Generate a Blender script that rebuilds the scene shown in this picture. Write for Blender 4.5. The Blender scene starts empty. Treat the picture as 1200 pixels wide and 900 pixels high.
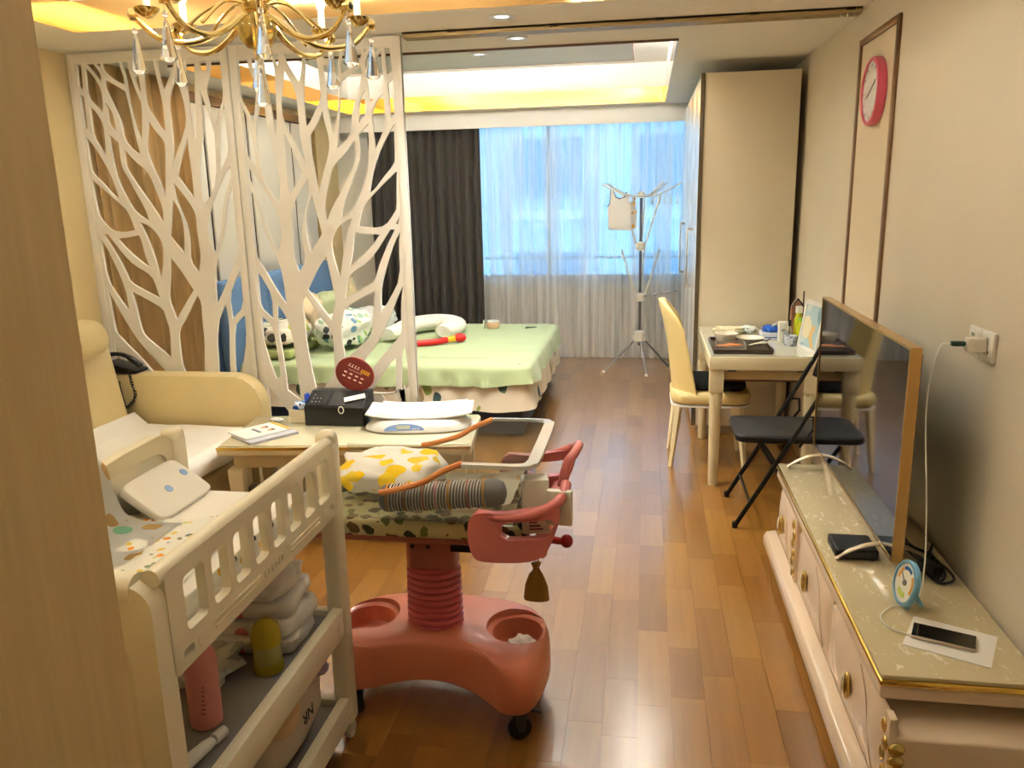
import bpy, bmesh, math, random
from mathutils import Vector, Matrix, noise as mnoise
random.seed(7)
SC = bpy.context.scene
COL = SC.collection
PI = math.pi

# ------------------------------------------------------------------ camera
cam_d = bpy.data.cameras.new('camera'); cam = bpy.data.objects.new('camera', cam_d); COL.objects.link(cam)
cam_d.sensor_width = 36.0; cam_d.lens = 940.73 / 1200 * 36; cam_d.clip_start = 0.05
cam.matrix_world = Matrix(((0.98682636, -0.01547691, 0.16104102, 0.0),
                           (0.16032908, 0.22670737, -0.96067599, 0.0),
                           (-0.02164089, 0.97383994, 0.22620221, 1.60),
                           (0, 0, 0, 1)))
SC.camera = cam

# ------------------------------------------------------------------ world, exposure
w = bpy.data.worlds.new('world'); SC.world = w; w.use_nodes = True
bg = w.node_tree.nodes['Background']
bg.inputs[0].default_value = (0.34, 0.68, 1.0, 1); bg.inputs[1].default_value = 1.45
SC.view_settings.view_transform = 'Standard'; SC.view_settings.look = 'None'
SC.view_settings.gamma = 1.0; SC.view_settings.use_curve_mapping = False
SC.view_settings.exposure = 1.25

CEIL = 2.405
LED_REAR = 140.0
FILL_FRONT = 95.0
BULB = 90.0
SPOT = 40.0

# ------------------------------------------------------------------ materials
def lin(c):
    o = []
    for v in c[:3]:
        v = v / 255.0
        o.append(v / 12.92 if v <= 0.04045 else ((v + 0.055) / 1.055) ** 2.4)
    return tuple(o) + (1.0,)

MC = {}
def M(name, col=(200, 200, 200), rough=0.5, metal=0.0, var=0.0, vscale=6.0, bump=0.0, bscale=40.0, emit=None, es=1.0,
      trans=0.0, alpha=1.0, sheen=0.0, coat=0.0, stretch=(1, 1, 1), ior=1.45, spec=None):
    if name in MC: return MC[name]
    m = bpy.data.materials.new(name); m.use_nodes = True
    nt = m.node_tree; b = nt.nodes['Principled BSDF']
    b.inputs['Base Color'].default_value = lin(col); b.inputs['Roughness'].default_value = rough
    b.inputs['Metallic'].default_value = metal; b.inputs['IOR'].default_value = ior
    if spec is not None: b.inputs['Specular IOR Level'].default_value = spec
    if trans: b.inputs['Transmission Weight'].default_value = trans
    if alpha < 1: b.inputs['Alpha'].default_value = alpha
    if sheen: b.inputs['Sheen Weight'].default_value = sheen
    if coat: b.inputs['Coat Weight'].default_value = coat; b.inputs['Coat Roughness'].default_value = 0.08
    if emit: b.inputs['Emission Color'].default_value = lin(emit); b.inputs['Emission Strength'].default_value = es
    if var or bump:
        tc = nt.nodes.new('ShaderNodeTexCoord'); mp = nt.nodes.new('ShaderNodeMapping')
        mp.inputs['Scale'].default_value = stretch
        nt.links.new(tc.outputs['Object'], mp.inputs[0])
        if var:
            n = nt.nodes.new('ShaderNodeTexNoise'); n.inputs['Scale'].default_value = vscale; n.inputs['Detail'].default_value = 4
            nt.links.new(mp.outputs[0], n.inputs['Vector'])
            r = nt.nodes.new('ShaderNodeValToRGB')
            c = lin(col); r.color_ramp.elements[0].position = 0.3; r.color_ramp.elements[1].position = 0.7
            r.color_ramp.elements[0].color = tuple(max(0, v * (1 - var)) for v in c[:3]) + (1,)
            r.color_ramp.elements[1].color = tuple(min(1, v * (1 + var)) for v in c[:3]) + (1,)
            nt.links.new(n.outputs[0], r.inputs[0]); nt.links.new(r.outputs[0], b.inputs['Base Color'])
        if bump:
            n2 = nt.nodes.new('ShaderNodeTexNoise'); n2.inputs['Scale'].default_value = bscale; n2.inputs['Detail'].default_value = 3
            nt.links.new(mp.outputs[0], n2.inputs['Vector'])
            bp = nt.nodes.new('ShaderNodeBump'); bp.inputs['Strength'].default_value = bump; bp.inputs['Distance'].default_value = 0.01
            nt.links.new(n2.outputs[0], bp.inputs['Height']); nt.links.new(bp.outputs[0], b.inputs['Normal'])
    MC[name] = m
    return m

def SPOTS(name, base, cols, scale=14.0, size=0.35, rough=0.9, dens=0.6, stretch=(1, 1, 1), warp=0.25):
    """cloth print: irregular blotches of several colours on a base (flat print)."""
    if name in MC: return MC[name]
    m = bpy.data.materials.new(name); m.use_nodes = True
    nt = m.node_tree; N = nt.nodes.new; L = nt.links.new; b = nt.nodes['Principled BSDF']; b.inputs['Roughness'].default_value = rough
    tc = N('ShaderNodeTexCoord'); mp = N('ShaderNodeMapping'); mp.inputs['Scale'].default_value = stretch
    L(tc.outputs['Object'], mp.inputs[0])
    nz = N('ShaderNodeTexNoise'); nz.inputs['Scale'].default_value = scale * 0.8
    L(mp.outputs[0], nz.inputs['Vector'])
    vm = N('ShaderNodeVectorMath'); vm.operation = 'MULTIPLY_ADD'; vm.inputs[1].default_value = (warp * 3 / scale,) * 3
    L(nz.outputs['Color'], vm.inputs[0]); L(mp.outputs[0], vm.inputs[2])
    v = N('ShaderNodeTexVoronoi'); v.inputs['Scale'].default_value = scale; L(vm.outputs[0], v.inputs['Vector'])
    sp = N('ShaderNodeSeparateColor'); L(v.outputs['Color'], sp.inputs[0])
    r = N('ShaderNodeValToRGB'); r.color_ramp.interpolation = 'CONSTANT'
    while len(r.color_ramp.elements) < len(cols): r.color_ramp.elements.new(0.5)
    for i, c in enumerate(cols):
        r.color_ramp.elements[i].position = i / len(cols); r.color_ramp.elements[i].color = lin(c)
    L(sp.outputs[0], r.inputs[0])
    lt = N('ShaderNodeMath'); lt.operation = 'LESS_THAN'; lt.inputs[1].default_value = size; L(v.outputs['Distance'], lt.inputs[0])
    l2 = N('ShaderNodeMath'); l2.operation = 'LESS_THAN'; l2.inputs[1].default_value = dens; L(sp.outputs[1], l2.inputs[0])
    mu = N('ShaderNodeMath'); mu.operation = 'MULTIPLY'; L(lt.outputs[0], mu.inputs[0]); L(l2.outputs[0], mu.inputs[1])
    mx = N('ShaderNodeMix'); mx.data_type = 'RGBA'; mx.inputs[6].default_value = lin(base)
    L(mu.outputs[0], mx.inputs[0]); L(r.outputs[0], mx.inputs[7]); L(mx.outputs[2], b.inputs['Base Color'])
    MC[name] = m
    return m

def STRIPE(name, ca, cb, axis=0, scale=60.0, duty=0.5, rough=0.8):
    if name in MC: return MC[name]
    m = bpy.data.materials.new(name); m.use_nodes = True
    nt = m.node_tree; N = nt.nodes.new; L = nt.links.new; b = nt.nodes['Principled BSDF']; b.inputs['Roughness'].default_value = rough
    tc = N('ShaderNodeTexCoord'); sx = N('ShaderNodeSeparateXYZ'); L(tc.outputs['Object'], sx.inputs[0])
    mu = N('ShaderNodeMath'); mu.operation = 'MULTIPLY'; mu.inputs[1].default_value = scale; L(sx.outputs[axis], mu.inputs[0])
    fr = N('ShaderNodeMath'); fr.operation = 'FRACT'; L(mu.outputs[0], fr.inputs[0])
    lt = N('ShaderNodeMath'); lt.operation = 'LESS_THAN'; lt.inputs[1].default_value = duty; L(fr.outputs[0], lt.inputs[0])
    mx = N('ShaderNodeMix'); mx.data_type = 'RGBA'; mx.inputs[6].default_value = lin(ca); mx.inputs[7].default_value = lin(cb)
    L(lt.outputs[0], mx.inputs[0]); L(mx.outputs[2], b.inputs['Base Color'])
    MC[name] = m
    return m

def WOOD():
    m = bpy.data.materials.new('laminate_wood'); m.use_nodes = True
    nt = m.node_tree; N = nt.nodes.new; L = nt.links.new; b = nt.nodes['Principled BSDF']
    oi = N('ShaderNodeObjectInfo'); ge = N('ShaderNodeNewGeometry')
    ad = N('ShaderNodeMath'); ad.operation = 'ADD'; L(oi.outputs['Random'], ad.inputs[0]); L(ge.outputs['Random Per Island'], ad.inputs[1])
    fr = N('ShaderNodeMath'); fr.operation = 'FRACT'; L(ad.outputs[0], fr.inputs[0])
    tc = N('ShaderNodeTexCoord'); mp = N('ShaderNodeMapping'); mp.inputs['Scale'].default_value = (26, 2.2, 1)
    cb = N('ShaderNodeCombineXYZ'); mu = N('ShaderNodeMath'); mu.operation = 'MULTIPLY'; mu.inputs[1].default_value = 40
    L(fr.outputs[0], mu.inputs[0]); L(mu.outputs[0], cb.inputs[0]); L(mu.outputs[0], cb.inputs[1])
    L(cb.outputs[0], mp.inputs['Location']); L(tc.outputs['Object'], mp.inputs[0])
    nz = N('ShaderNodeTexNoise'); nz.inputs['Scale'].default_value = 1.0; nz.inputs['Detail'].default_value = 5; nz.inputs['Distortion'].default_value = 0.6
    L(mp.outputs[0], nz.inputs['Vector'])
    r = N('ShaderNodeValToRGB'); e = r.color_ramp.elements
    e[0].position = 0.0; e[0].color = lin((128, 84, 26)); e[1].position = 1.0; e[1].color = lin((156, 110, 44))
    k = e.new(0.45); k.color = lin((138, 92, 30)); k = e.new(0.75); k.color = lin((147, 100, 36))
    L(fr.outputs[0], r.inputs[0])
    gr = N('ShaderNodeValToRGB'); g = gr.color_ramp.elements
    g[0].position = 0.3; g[0].color = (0.80, 0.78, 0.74, 1); g[1].position = 0.65; g[1].color = (1, 1, 1, 1)
    L(nz.outputs[0], gr.inputs[0])
    mx = N('ShaderNodeMix'); mx.data_type = 'RGBA'; mx.blend_type = 'MULTIPLY'; mx.inputs[0].default_value = 0.8
    L(r.outputs[0], mx.inputs[6]); L(gr.outputs[0], mx.inputs[7]); L(mx.outputs[2], b.inputs['Base Color'])
    b.inputs['Roughness'].default_value = 0.30; b.inputs['Coat Weight'].default_value = 1.0; b.inputs['Coat Roughness'].default_value = 0.2; b.inputs['Coat IOR'].default_value = 1.7
    bp = N('ShaderNodeBump'); bp.inputs['Strength'].default_value = 0.05; L(nz.outputs[0], bp.inputs['Height']); L(bp.outputs[0], b.inputs['Normal'])
    return m

def SHEER(name, col, opac=0.55, tr=0.6):
    m = bpy.data.materials.new(name); m.use_nodes = True
    nt = m.node_tree; N = nt.nodes.new; L = nt.links.new
    for n in list(nt.nodes):
        if n.type == 'BSDF_PRINCIPLED': nt.nodes.remove(n)
    out = [n for n in nt.nodes if n.type == 'OUTPUT_MATERIAL'][0]
    t = N('ShaderNodeBsdfTransparent'); d = N('ShaderNodeBsdfDiffuse'); s = N('ShaderNodeBsdfTranslucent')
    d.inputs[0].default_value = lin(col); s.inputs[0].default_value = lin(col)
    tc = N('ShaderNodeTexCoord'); mp = N('ShaderNodeMapping'); mp.inputs['Scale'].default_value = (9, .6, .22); L(tc.outputs['Object'], mp.inputs[0])
    nz = N('ShaderNodeTexNoise'); nz.inputs['Scale'].default_value = 1.6; nz.inputs['Detail'].default_value = 5; L(mp.outputs[0], nz.inputs['Vector'])
    mr = N('ShaderNodeMapRange'); mr.inputs[1].default_value = .3; mr.inputs[2].default_value = .7; mr.inputs[3].default_value = opac - .28; mr.inputs[4].default_value = min(.95, opac + .28); L(nz.outputs[0], mr.inputs[0])
    a = N('ShaderNodeMixShader'); a.inputs[0].default_value = tr; L(d.outputs[0], a.inputs[1]); L(s.outputs[0], a.inputs[2])
    b = N('ShaderNodeMixShader'); L(mr.outputs[0], b.inputs[0]); L(t.outputs[0], b.inputs[1]); L(a.outputs[0], b.inputs[2])
    L(b.outputs[0], out.inputs[0]); MC[name] = m
    return m

def CLEAR(name, col=(255, 255, 255), gloss=0.12, dif=0.0):
    """thin clear sheet (pane, acrylic): mostly see-through with a mirror glint and a touch of body colour."""
    if name in MC: return MC[name]
    m = bpy.data.materials.new(name); m.use_nodes = True
    nt = m.node_tree; N = nt.nodes.new; L = nt.links.new
    for n in list(nt.nodes):
        if n.type == 'BSDF_PRINCIPLED': nt.nodes.remove(n)
    out = [n for n in nt.nodes if n.type == 'OUTPUT_MATERIAL'][0]
    t = N('ShaderNodeBsdfTransparent'); t.inputs[0].default_value = lin(col)
    g = N('ShaderNodeBsdfGlossy'); g.inputs['Roughness'].default_value = 0.05
    f = N('ShaderNodeFresnel'); f.inputs[0].default_value = 1.45
    a = N('ShaderNodeMixShader'); L(f.outputs[0], a.inputs[0]); L(t.outputs[0], a.inputs[1]); L(g.outputs[0], a.inputs[2])
    d = N('ShaderNodeBsdfDiffuse'); d.inputs[0].default_value = lin((240, 238, 230))
    b = N('ShaderNodeMixShader'); b.inputs[0].default_value = dif; L(a.outputs[0], b.inputs[1]); L(d.outputs[0], b.inputs[2])
    L(b.outputs[0], out.inputs[0]); MC[name] = m
    return m

def EMIT(name, col, s):
    return M(name, (20, 20, 20), 0.5, emit=col, es=s)

# ------------------------------------------------------------------ mesh builder
class B:
    def __init__(s): s.bm = bmesh.new()
    def _merge(s, t):
        me = bpy.data.meshes.new('t'); t.to_mesh(me); t.free(); s.bm.from_mesh(me); bpy.data.meshes.remove(me)
    def box(s, c, d, rot=None, bev=0.0, seg=2, taper=None):
        t = bmesh.new(); bmesh.ops.create_cube(t, size=1.0)
        for v in t.verts:
            k = taper if (taper and v.co.z < 0) else 1.0
            v.co = Vector((v.co.x * d[0] * k, v.co.y * d[1] * k, v.co.z * d[2]))
        if bev: bmesh.ops.bevel(t, geom=t.edges[:], offset=min(bev, min(d) * 0.49), segments=seg, affect='EDGES', profile=0.5)
        mt = Matrix.Translation(c)
        if rot:
            from mathutils import Euler
            mt = mt @ Euler(rot).to_matrix().to_4x4()
        bmesh.ops.transform(t, matrix=mt, verts=t.verts); s._merge(t); return s
    def bb(s, x0, x1, y0, y1, z0, z1, bev=0.0, seg=2):
        return s.box(((x0 + x1) / 2, (y0 + y1) / 2, (z0 + z1) / 2), (abs(x1 - x0), abs(y1 - y0), abs(z1 - z0)), bev=bev, seg=seg)
    def cyl(s, p0, p1, r0, r1=None, n=16):
        return s.tube([p0, p1], [r0, r0 if r1 is None else r1], n)
    def tube(s, pts, r, n=8, closed=False, flat=1.0):
        pts = [Vector(p) for p in pts]; k = len(pts)
        rs = r if isinstance(r, (list, tuple)) else [r] * k
        up = Vector((0, 0, 1)); rings = []
        prevx = None
        for i, p in enumerate(pts):
            a = pts[(i - 1) % k] if (closed or i > 0) else p
            c = pts[(i + 1) % k] if (closed or i < k - 1) else p
            t = (c - a)
            if t.length < 1e-9: t = Vector((0, 0, 1))
            t.normalize()
            if prevx is None:
                x = t.cross(up)
                if x.length < 1e-3: x = Vector((1, 0, 0))
            else:
                x = prevx - t * prevx.dot(t)
                if x.length < 1e-4: x = t.cross(up)
            x.normalize(); y = t.cross(x); prevx = x
            rings.append([s.bm.verts.new(p + x * math.cos(2 * PI * j / n) * rs[i] + y * math.sin(2 * PI * j / n) * rs[i] * flat) for j in range(n)])
        m = k if closed else k - 1
        for i in range(m):
            A, C = rings[i], rings[(i + 1) % k]
            for j in range(n): s.bm.faces.new((A[j], A[(j + 1) % n], C[(j + 1) % n], C[j]))
        if not closed:
            s.bm.faces.new(rings[0][::-1]); s.bm.faces.new(rings[-1])
        return s
    def lathe(s, prof, c=(0, 0, 0), n=24, sx=1.0, sy=1.0, mat=None, caps=True):
        c = Vector(c); mt = mat or Matrix.Identity(3); rings = []
        for (r, z) in prof:
            rings.append([s.bm.verts.new(c + mt @ Vector((math.cos(2 * PI * j / n) * r * sx, math.sin(2 * PI * j / n) * r * sy, z))) for j in range(n)])
        for i in range(len(rings) - 1):
            A, C = rings[i], rings[i + 1]
            for j in range(n): s.bm.faces.new((A[j], A[(j + 1) % n], C[(j + 1) % n], C[j]))
        if caps:
            s.bm.faces.new(rings[0][::-1]); s.bm.faces.new(rings[-1])
        return s
    def prism(s, poly, a, b, fn, bev=0.0):
        """poly: 2-D points; fn(u, v, h) -> 3-D point; extruded between h = a and h = b"""
        t = bmesh.new()
        A = [t.verts.new(fn(u, v, a)) for u, v in poly]; C = [t.verts.new(fn(u, v, b)) for u, v in poly]; n = len(poly)
        t.faces.new(A[::-1]); t.faces.new(C)
        for i in range(n): t.faces.new((A[i], A[(i + 1) % n], C[(i + 1) % n], C[i]))
        bmesh.ops.recalc_face_normals(t, faces=t.faces)
        if bev: bmesh.ops.bevel(t, geom=t.edges[:], offset=bev, segments=2, affect='EDGES', profile=0.5)
        s._merge(t); return s
    def ell(s, c, r, n=20, m=12, p=1.0, nz=0.0, seed=0, zflat=None):
        """(super)ellipsoid, optional noise"""
        c = Vector(c); r = Vector(r) if not isinstance(r, (int, float)) else Vector((r, r, r))
        def sp(x): return math.copysign(abs(x) ** p, x)
        rings = []
        for i in range(m + 1):
            ph = -PI / 2 + PI * i / m; ring = []
            for j in range(n):
                th = 2 * PI * j / n
                v = Vector((sp(math.cos(ph)) * sp(math.cos(th)), sp(math.cos(ph)) * sp(math.sin(th)), sp(math.sin(ph))))
                k = 1.0
                if nz: k += nz * mnoise.noise(v * 2.3 + Vector((seed, seed * 1.7, 0)))
                q = Vector((v.x * r.x * k, v.y * r.y * k, v.z * r.z * k))
                if zflat is not None and q.z < -zflat: q.z = -zflat
                ring.append(s.bm.verts.new(c + q))
            rings.append(ring)
        for i in range(m):
            A, C = rings[i], rings[i + 1]
            for j in range(n): s.bm.faces.new((A[j], A[(j + 1) % n], C[(j + 1) % n], C[j]))
        bmesh.ops.remove_doubles(s.bm, verts=s.bm.verts, dist=1e-6)
        return s
    def grid(s, fn, nu, nv, thick=0.0):
        V = [[s.bm.verts.new(fn(i / nu, j / nv)) for j in range(nv + 1)] for i in range(nu + 1)]
        F = []
        for i in range(nu):
            for j in range(nv): F.append(s.bm.faces.new((V[i][j], V[i + 1][j], V[i + 1][j + 1], V[i][j + 1])))
        if thick:
            bmesh.ops.recalc_face_normals(s.bm, faces=F)
            g = bmesh.ops.solidify(s.bm, geom=F, thickness=thick)
        return s
    def xf(s, mt):
        bmesh.ops.transform(s.bm, matrix=mt, verts=s.bm.verts); return s
    def rotz(s, a, c):
        c = Vector(c); return s.xf(Matrix.Translation(c) @ Matrix.Rotation(a, 4, 'Z') @ Matrix.Translation(-c))
    def mesh(s, name, mat, smooth=40, norm=True):
        if norm: bmesh.ops.recalc_face_normals(s.bm, faces=s.bm.faces)
        me = bpy.data.meshes.new(name); s.bm.to_mesh(me); s.bm.free()
        if smooth:
            me.shade_smooth(); me.set_sharp_from_angle(angle=math.radians(smooth))
        me.materials.append(mat)
        return me
    def part(s, name, mat, parent, smooth=40, world=True, label=None):
        """a child mesh; builder coordinates are in the room, stored relative to its parent"""
        if world: s.xf(Matrix.Translation(-wloc(parent)))
        o = bpy.data.objects.new(name, s.mesh(name, mat, smooth)); COL.objects.link(o); o.parent = parent
        if label: o['label'] = label
        return o
    def solo(s, name, mat, label=None, cat=None, group=None, kind=None, smooth=40):
        vs = [v.co for v in s.bm.verts]
        x = [v.x for v in vs]; y = [v.y for v in vs]; z = [v.z for v in vs]
        b = Vector(((min(x) + max(x)) / 2, (min(y) + max(y)) / 2, min(z)))
        s.xf(Matrix.Translation(-b))
        o = bpy.data.objects.new(name, s.mesh(name, mat, smooth)); COL.objects.link(o); o.location = b
        tag(o, label, cat, group, kind)
        return o

def wloc(o):
    v = Vector(o.location)
    while o.parent: o = o.parent; v += Vector(o.location)
    return v
def tag(o, label=None, cat=None, group=None, kind=None):
    if label: o['label'] = label
    if cat: o['category'] = cat
    if group: o['group'] = group
    if kind: o['kind'] = kind
    return o
def thing(name, loc, label, cat, group=None):
    o = bpy.data.objects.new(name, None); COL.objects.link(o); o.location = loc; o.empty_display_size = 0.05
    return tag(o, label, cat, group)
def copy_tree(o, loc=None, parent=None, label=None):
    c = o.copy(); COL.objects.link(c)
    if parent is not None: c.parent = parent
    if loc is not None: c.location = loc
    if label: c['label'] = label
    for ch in list(o.children):
        copy_tree(ch, None, c)
    return c
def copy_part(o, loc, parent=None, rot=None):
    c = copy_tree(o, loc, parent if parent is not None else o.parent)
    if rot is not None: c.rotation_euler = rot
    return c

def fill_curve(name, outer, holes, fn, depth, mat, parent, bevel=0.0, smooth=30):
    """flat sheet with cut-outs: outer and holes are 2-D outlines, fn maps (u, v, h) to the room; one mesh"""
    cu = bpy.data.curves.new(name, 'CURVE'); cu.dimensions = '2D'; cu.fill_mode = 'BOTH'; cu.extrude = depth / 2
    for poly in [outer] + holes:
        sp = cu.splines.new('POLY'); sp.points.add(len(poly) - 1)
        for p, (u, v) in zip(sp.points, poly): p.co = (u, v, 0, 1)
        sp.use_cyclic_u = True
    o = bpy.data.objects.new(name, cu); COL.objects.link(o)
    dg = bpy.context.evaluated_depsgraph_get(); me = bpy.data.meshes.new_from_object(o.evaluated_get(dg))
    bpy.data.objects.remove(o); bpy.data.curves.remove(cu)
    b = B(); b.bm.from_mesh(me); bpy.data.meshes.remove(me)
    for v in b.bm.verts: v.co = Vector(fn(v.co.x, v.co.y, v.co.z))
    bmesh.ops.remove_doubles(b.bm, verts=b.bm.verts, dist=1e-5)
    return b.part(name, mat, parent, smooth)

def rrect(x0, x1, y0, y1, r, n=4):
    out = []
    for cx, cy, a0 in ((x1 - r, y1 - r, 0), (x0 + r, y1 - r, 90), (x0 + r, y0 + r, 180), (x1 - r, y0 + r, 270)):
        for k in range(n + 1):
            a = math.radians(a0 + 90 * k / n); out.append((cx + r * math.cos(a), cy + r * math.sin(a)))
    return out
def bez(pts, n=8):
    """Catmull-Rom through points"""
    P = [Vector(p) for p in pts]; P = [P[0] * 2 - P[1]] + P + [P[-1] * 2 - P[-2]]; out = []
    for i in range(1, len(P) - 2):
        for k in range(n):
            t = k / n; a, b, c, d = P[i - 1], P[i], P[i + 1], P[i + 2]
            out.append(0.5 * ((2 * b) + (c - a) * t + (2 * a - 5 * b + 4 * c - d) * t * t + (3 * b - a - 3 * c + d) * t ** 3))
    out.append(P[-2]); return out
# ------------------------------------------------------------------ the room
XL, XR, YB, YF = -3.10, 0.97, 8.06, -1.0
WALL = M('wall_cream', (222, 200, 150), 0.75, var=0.03, vscale=2)
WALLR = M('wall_beige', (220, 210, 188), 0.7, var=0.03, vscale=2)
CEILM = M('ceiling_white', (232, 228, 216), 0.8)
WHITE = M('white_paint', (236, 234, 226), 0.5)
GOLD = M('gold_mirror', (228, 164, 66), 0.06, 1.0)
CREAM = M('cream_gloss', (226, 212, 178), 0.25, coat=0.3)
BLACK = M('black_plastic', (14, 14, 15), 0.4)
CHROME = M('chrome', (210, 210, 212), 0.15, 1.0)
BROWN = M('brown_wood', (96, 66, 38), 0.4, var=0.15, vscale=20)

# floor: slab, then one box for each strip of the laminate
fl = B().bb(XL, XR, YF, YB, -0.06, -0.006).solo('floor', M('floor_joint', (110, 70, 28), 0.6), kind='structure')
WD = WOOD(); PW = 0.108
LENS = (0.30, 0.38, 0.46, 0.55); PM = {}
for ln in LENS:
    b = B(); b.prism([(-PW / 2 + .0003, -ln / 2 + .0003), (PW / 2 - .0003, -ln / 2 + .0003), (PW / 2 - .0003, ln / 2 - .0003), (-PW / 2 + .0003, ln / 2 - .0003)], -0.006, 0.0, lambda u, v, h: (u, v, h))
    PM[ln] = b.mesh('plank', WD, 0)
pieces = []
nx = int((XR - XL) / PW) + 1
for i in range(nx):
    x = XR - PW / 2 - i * PW; y = YF - random.random() * 0.4
    while y < YB:
        ln = random.choice(LENS); y2 = y + ln
        if y > YF and x - PW / 2 > XL - .1: pieces.append((x, y + ln / 2, ln))
        y = y2
def seen(p):
    x, y, ln = p
    if not (-1.0 < x < 0.80 and 1.55 < y < 8.0): return 99 + y
    return y + (0 if -0.9 < x < 0.7 else 6)
pieces.sort(key=seen)
fw = Vector(fl.location)
for (x, y, ln) in pieces[:300]:
    o = bpy.data.objects.new('plank', PM[ln]); COL.objects.link(o); o.parent = fl; o.location = Vector((x, y, 0)) - fw
b = B()
for (x, y, ln) in pieces[300:]:
    t = bmesh.new(); t.from_mesh(PM[ln]); bmesh.ops.translate(t, vec=(x, y, 0), verts=t.verts); b._merge(t)
tag(b.part('far_planks', WD, fl, 0), kind='stuff')

# walls
B().bb(XR, XR + 0.12, YF, YB, 0, 2.80).solo('wall_right', WALLR, kind='structure')
wl = B().bb(XL - 0.12, XL, YF, YB, 0, 2.80).solo('wall_left', WALL, kind='structure')
B().bb(XL, XR, YF - 0.12, YF, 0, 2.80).solo('wall_front', WALL, kind='structure')
B().bb(XL, -0.742, 0.15, 0.95, 0, CEIL).solo('wall_entry', M('entry_wall', (214, 186, 134), 0.55, var=0.05, vscale=14, stretch=(1, 6, 0.4)), kind='structure')
WX0, WX1, WZ0, WZ1 = -2.75, 0.80, 0.78, 2.36
wb = B()
for a in ((XL, WX0, 0, 2.8), (WX1, XR, 0, 2.8), (WX0, WX1, 0, WZ0), (WX0, WX1, WZ1, 2.8)): wb.bb(a[0], a[1], YB, YB + 0.2, a[2], a[3])
wb.solo('wall_back', WHITE, kind='structure')
# window in the back wall
wn = thing('window_1', (-0.97, YB + 0.1, WZ0), None, None); wn['kind'] = 'structure'
FRM = M('window_frame', (220, 224, 228), 0.4)
b = B()
for x in (WX0, -1.85, -0.95, WX1):
    b.bb(max(WX0, x - .018), min(WX1, x + .018), YB + .06, YB + .12, WZ0, WZ1)
b.bb(WX0, WX1, YB + .06, YB + .12, WZ0, WZ0 + .05); b.bb(WX0, WX1, YB + .06, YB + .12, WZ1 - .05, WZ1); b.bb(WX0, WX1, YB + .06, YB + .12, 0.99, 1.01)
b.part('window_frame', FRM, wn)
PANE = CLEAR('window_glass')
for i, (xa, xb) in enumerate(((WX0, -1.85), (-1.85, -.95), (-.95, WX1))):
    B().bb(xa + .03, xb - .03, YB + .086, YB + .092, WZ0 + .05, WZ1 - .05).part('pane', PANE, wn)
B().bb(WX0, WX1, YB - .02, YB + .06, WZ0 - .03, WZ0).part('window_sill', FRM, wn)

# ceiling with two recessed trays
FT = (-2.69, 0.29, 1.0, 3.71); RT = (-2.80, 0.16, 4.66, 7.68)
b = B(); zt = 2.80
b.bb(XL, XR, YF, FT[2], CEIL, zt); b.bb(XL, FT[0], FT[2], FT[3], CEIL, zt); b.bb(FT[1], XR, FT[2], FT[3], CEIL, zt)
b.bb(XL, XR, FT[3], RT[2], CEIL, zt); b.bb(XL, RT[0], RT[2], RT[3], CEIL, zt); b.bb(RT[1], XR, RT[2], RT[3], CEIL, zt); b.bb(XL, XR, RT[3], YB, CEIL, zt)
ce = b.solo('ceiling', CEILM, kind='structure', smooth=0)
TRAYZ = 2.74
for T in (FT, RT):
    B().bb(T[0], T[1], T[2], T[3], TRAYZ, TRAYZ + 0.03).part('tray_panel', WHITE, ce, 0)
def band(T, z1):
    g = 0.006
    return [(T[0], T[0] + g, T[2], T[3], z1), (T[1] - g, T[1], T[2], T[3], z1), (T[0] + g, T[1] - g, T[3] - g, T[3], z1), (T[0] + g, T[1] - g, T[2], T[2] + g, z1)]
for T, z1 in ((FT, 2.545), (RT, 2.535)):
    for (x0, x1, y0, y1, z) in band(T, z1): B().bb(x0, x1, y0, y1, CEIL + .002, z).part('gold_band', GOLD if T is RT else M('gold_mirror_pale', (206, 168, 112), 0.12, 1.0), ce, 0)
# brown lip on the near edge of the rear tray, dropped centre panels
B().bb(RT[0], RT[1], RT[2] - .006, RT[2] + .008, CEIL - .012, CEIL + .004).part('trim_strip', BROWN, ce, 0)
GREYP = M('panel_white', (222, 224, 218), 0.6)
CP = (-2.30, -0.10, 4.95, 6.05)
B().bb(CP[0], CP[1], CP[2], CP[3], 2.52, 2.55).part('centre_panel', GREYP, ce, 0)
e = B()
for a in ((CP[0] - .008, CP[0], CP[2] - .008, CP[3] + .008), (CP[1], CP[1] + .008, CP[2] - .008, CP[3] + .008), (CP[0], CP[1], CP[2] - .008, CP[2]), (CP[0], CP[1], CP[3], CP[3] + .008)): e.bb(a[0], a[1], a[2], a[3], 2.518, 2.535)
e.part('panel_edge', M('copper_edge', (196, 130, 80), 0.3, 0.6), ce, 0)
led = EMIT('led_white', (255, 252, 248), LED_REAR)
def led_ring(nm, T, z, mat, inset=.03, wd=.04):
    for (x0, x1, y0, y1) in ((T[0] + inset, T[0] + inset + wd, T[2] + inset, T[3] - inset), (T[1] - inset - wd, T[1] - inset, T[2] + inset, T[3] - inset), (T[0] + inset + wd, T[1] - inset - wd, T[2] + inset, T[2] + inset + wd), (T[0] + inset + wd, T[1] - inset - wd, T[3] - inset - wd, T[3] - inset)):
        B().bb(x0, x1, y0, y1, z, z + .008).part(nm, mat, ce, 0)
led_ring('led_strip', CP, 2.55, led)
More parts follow.
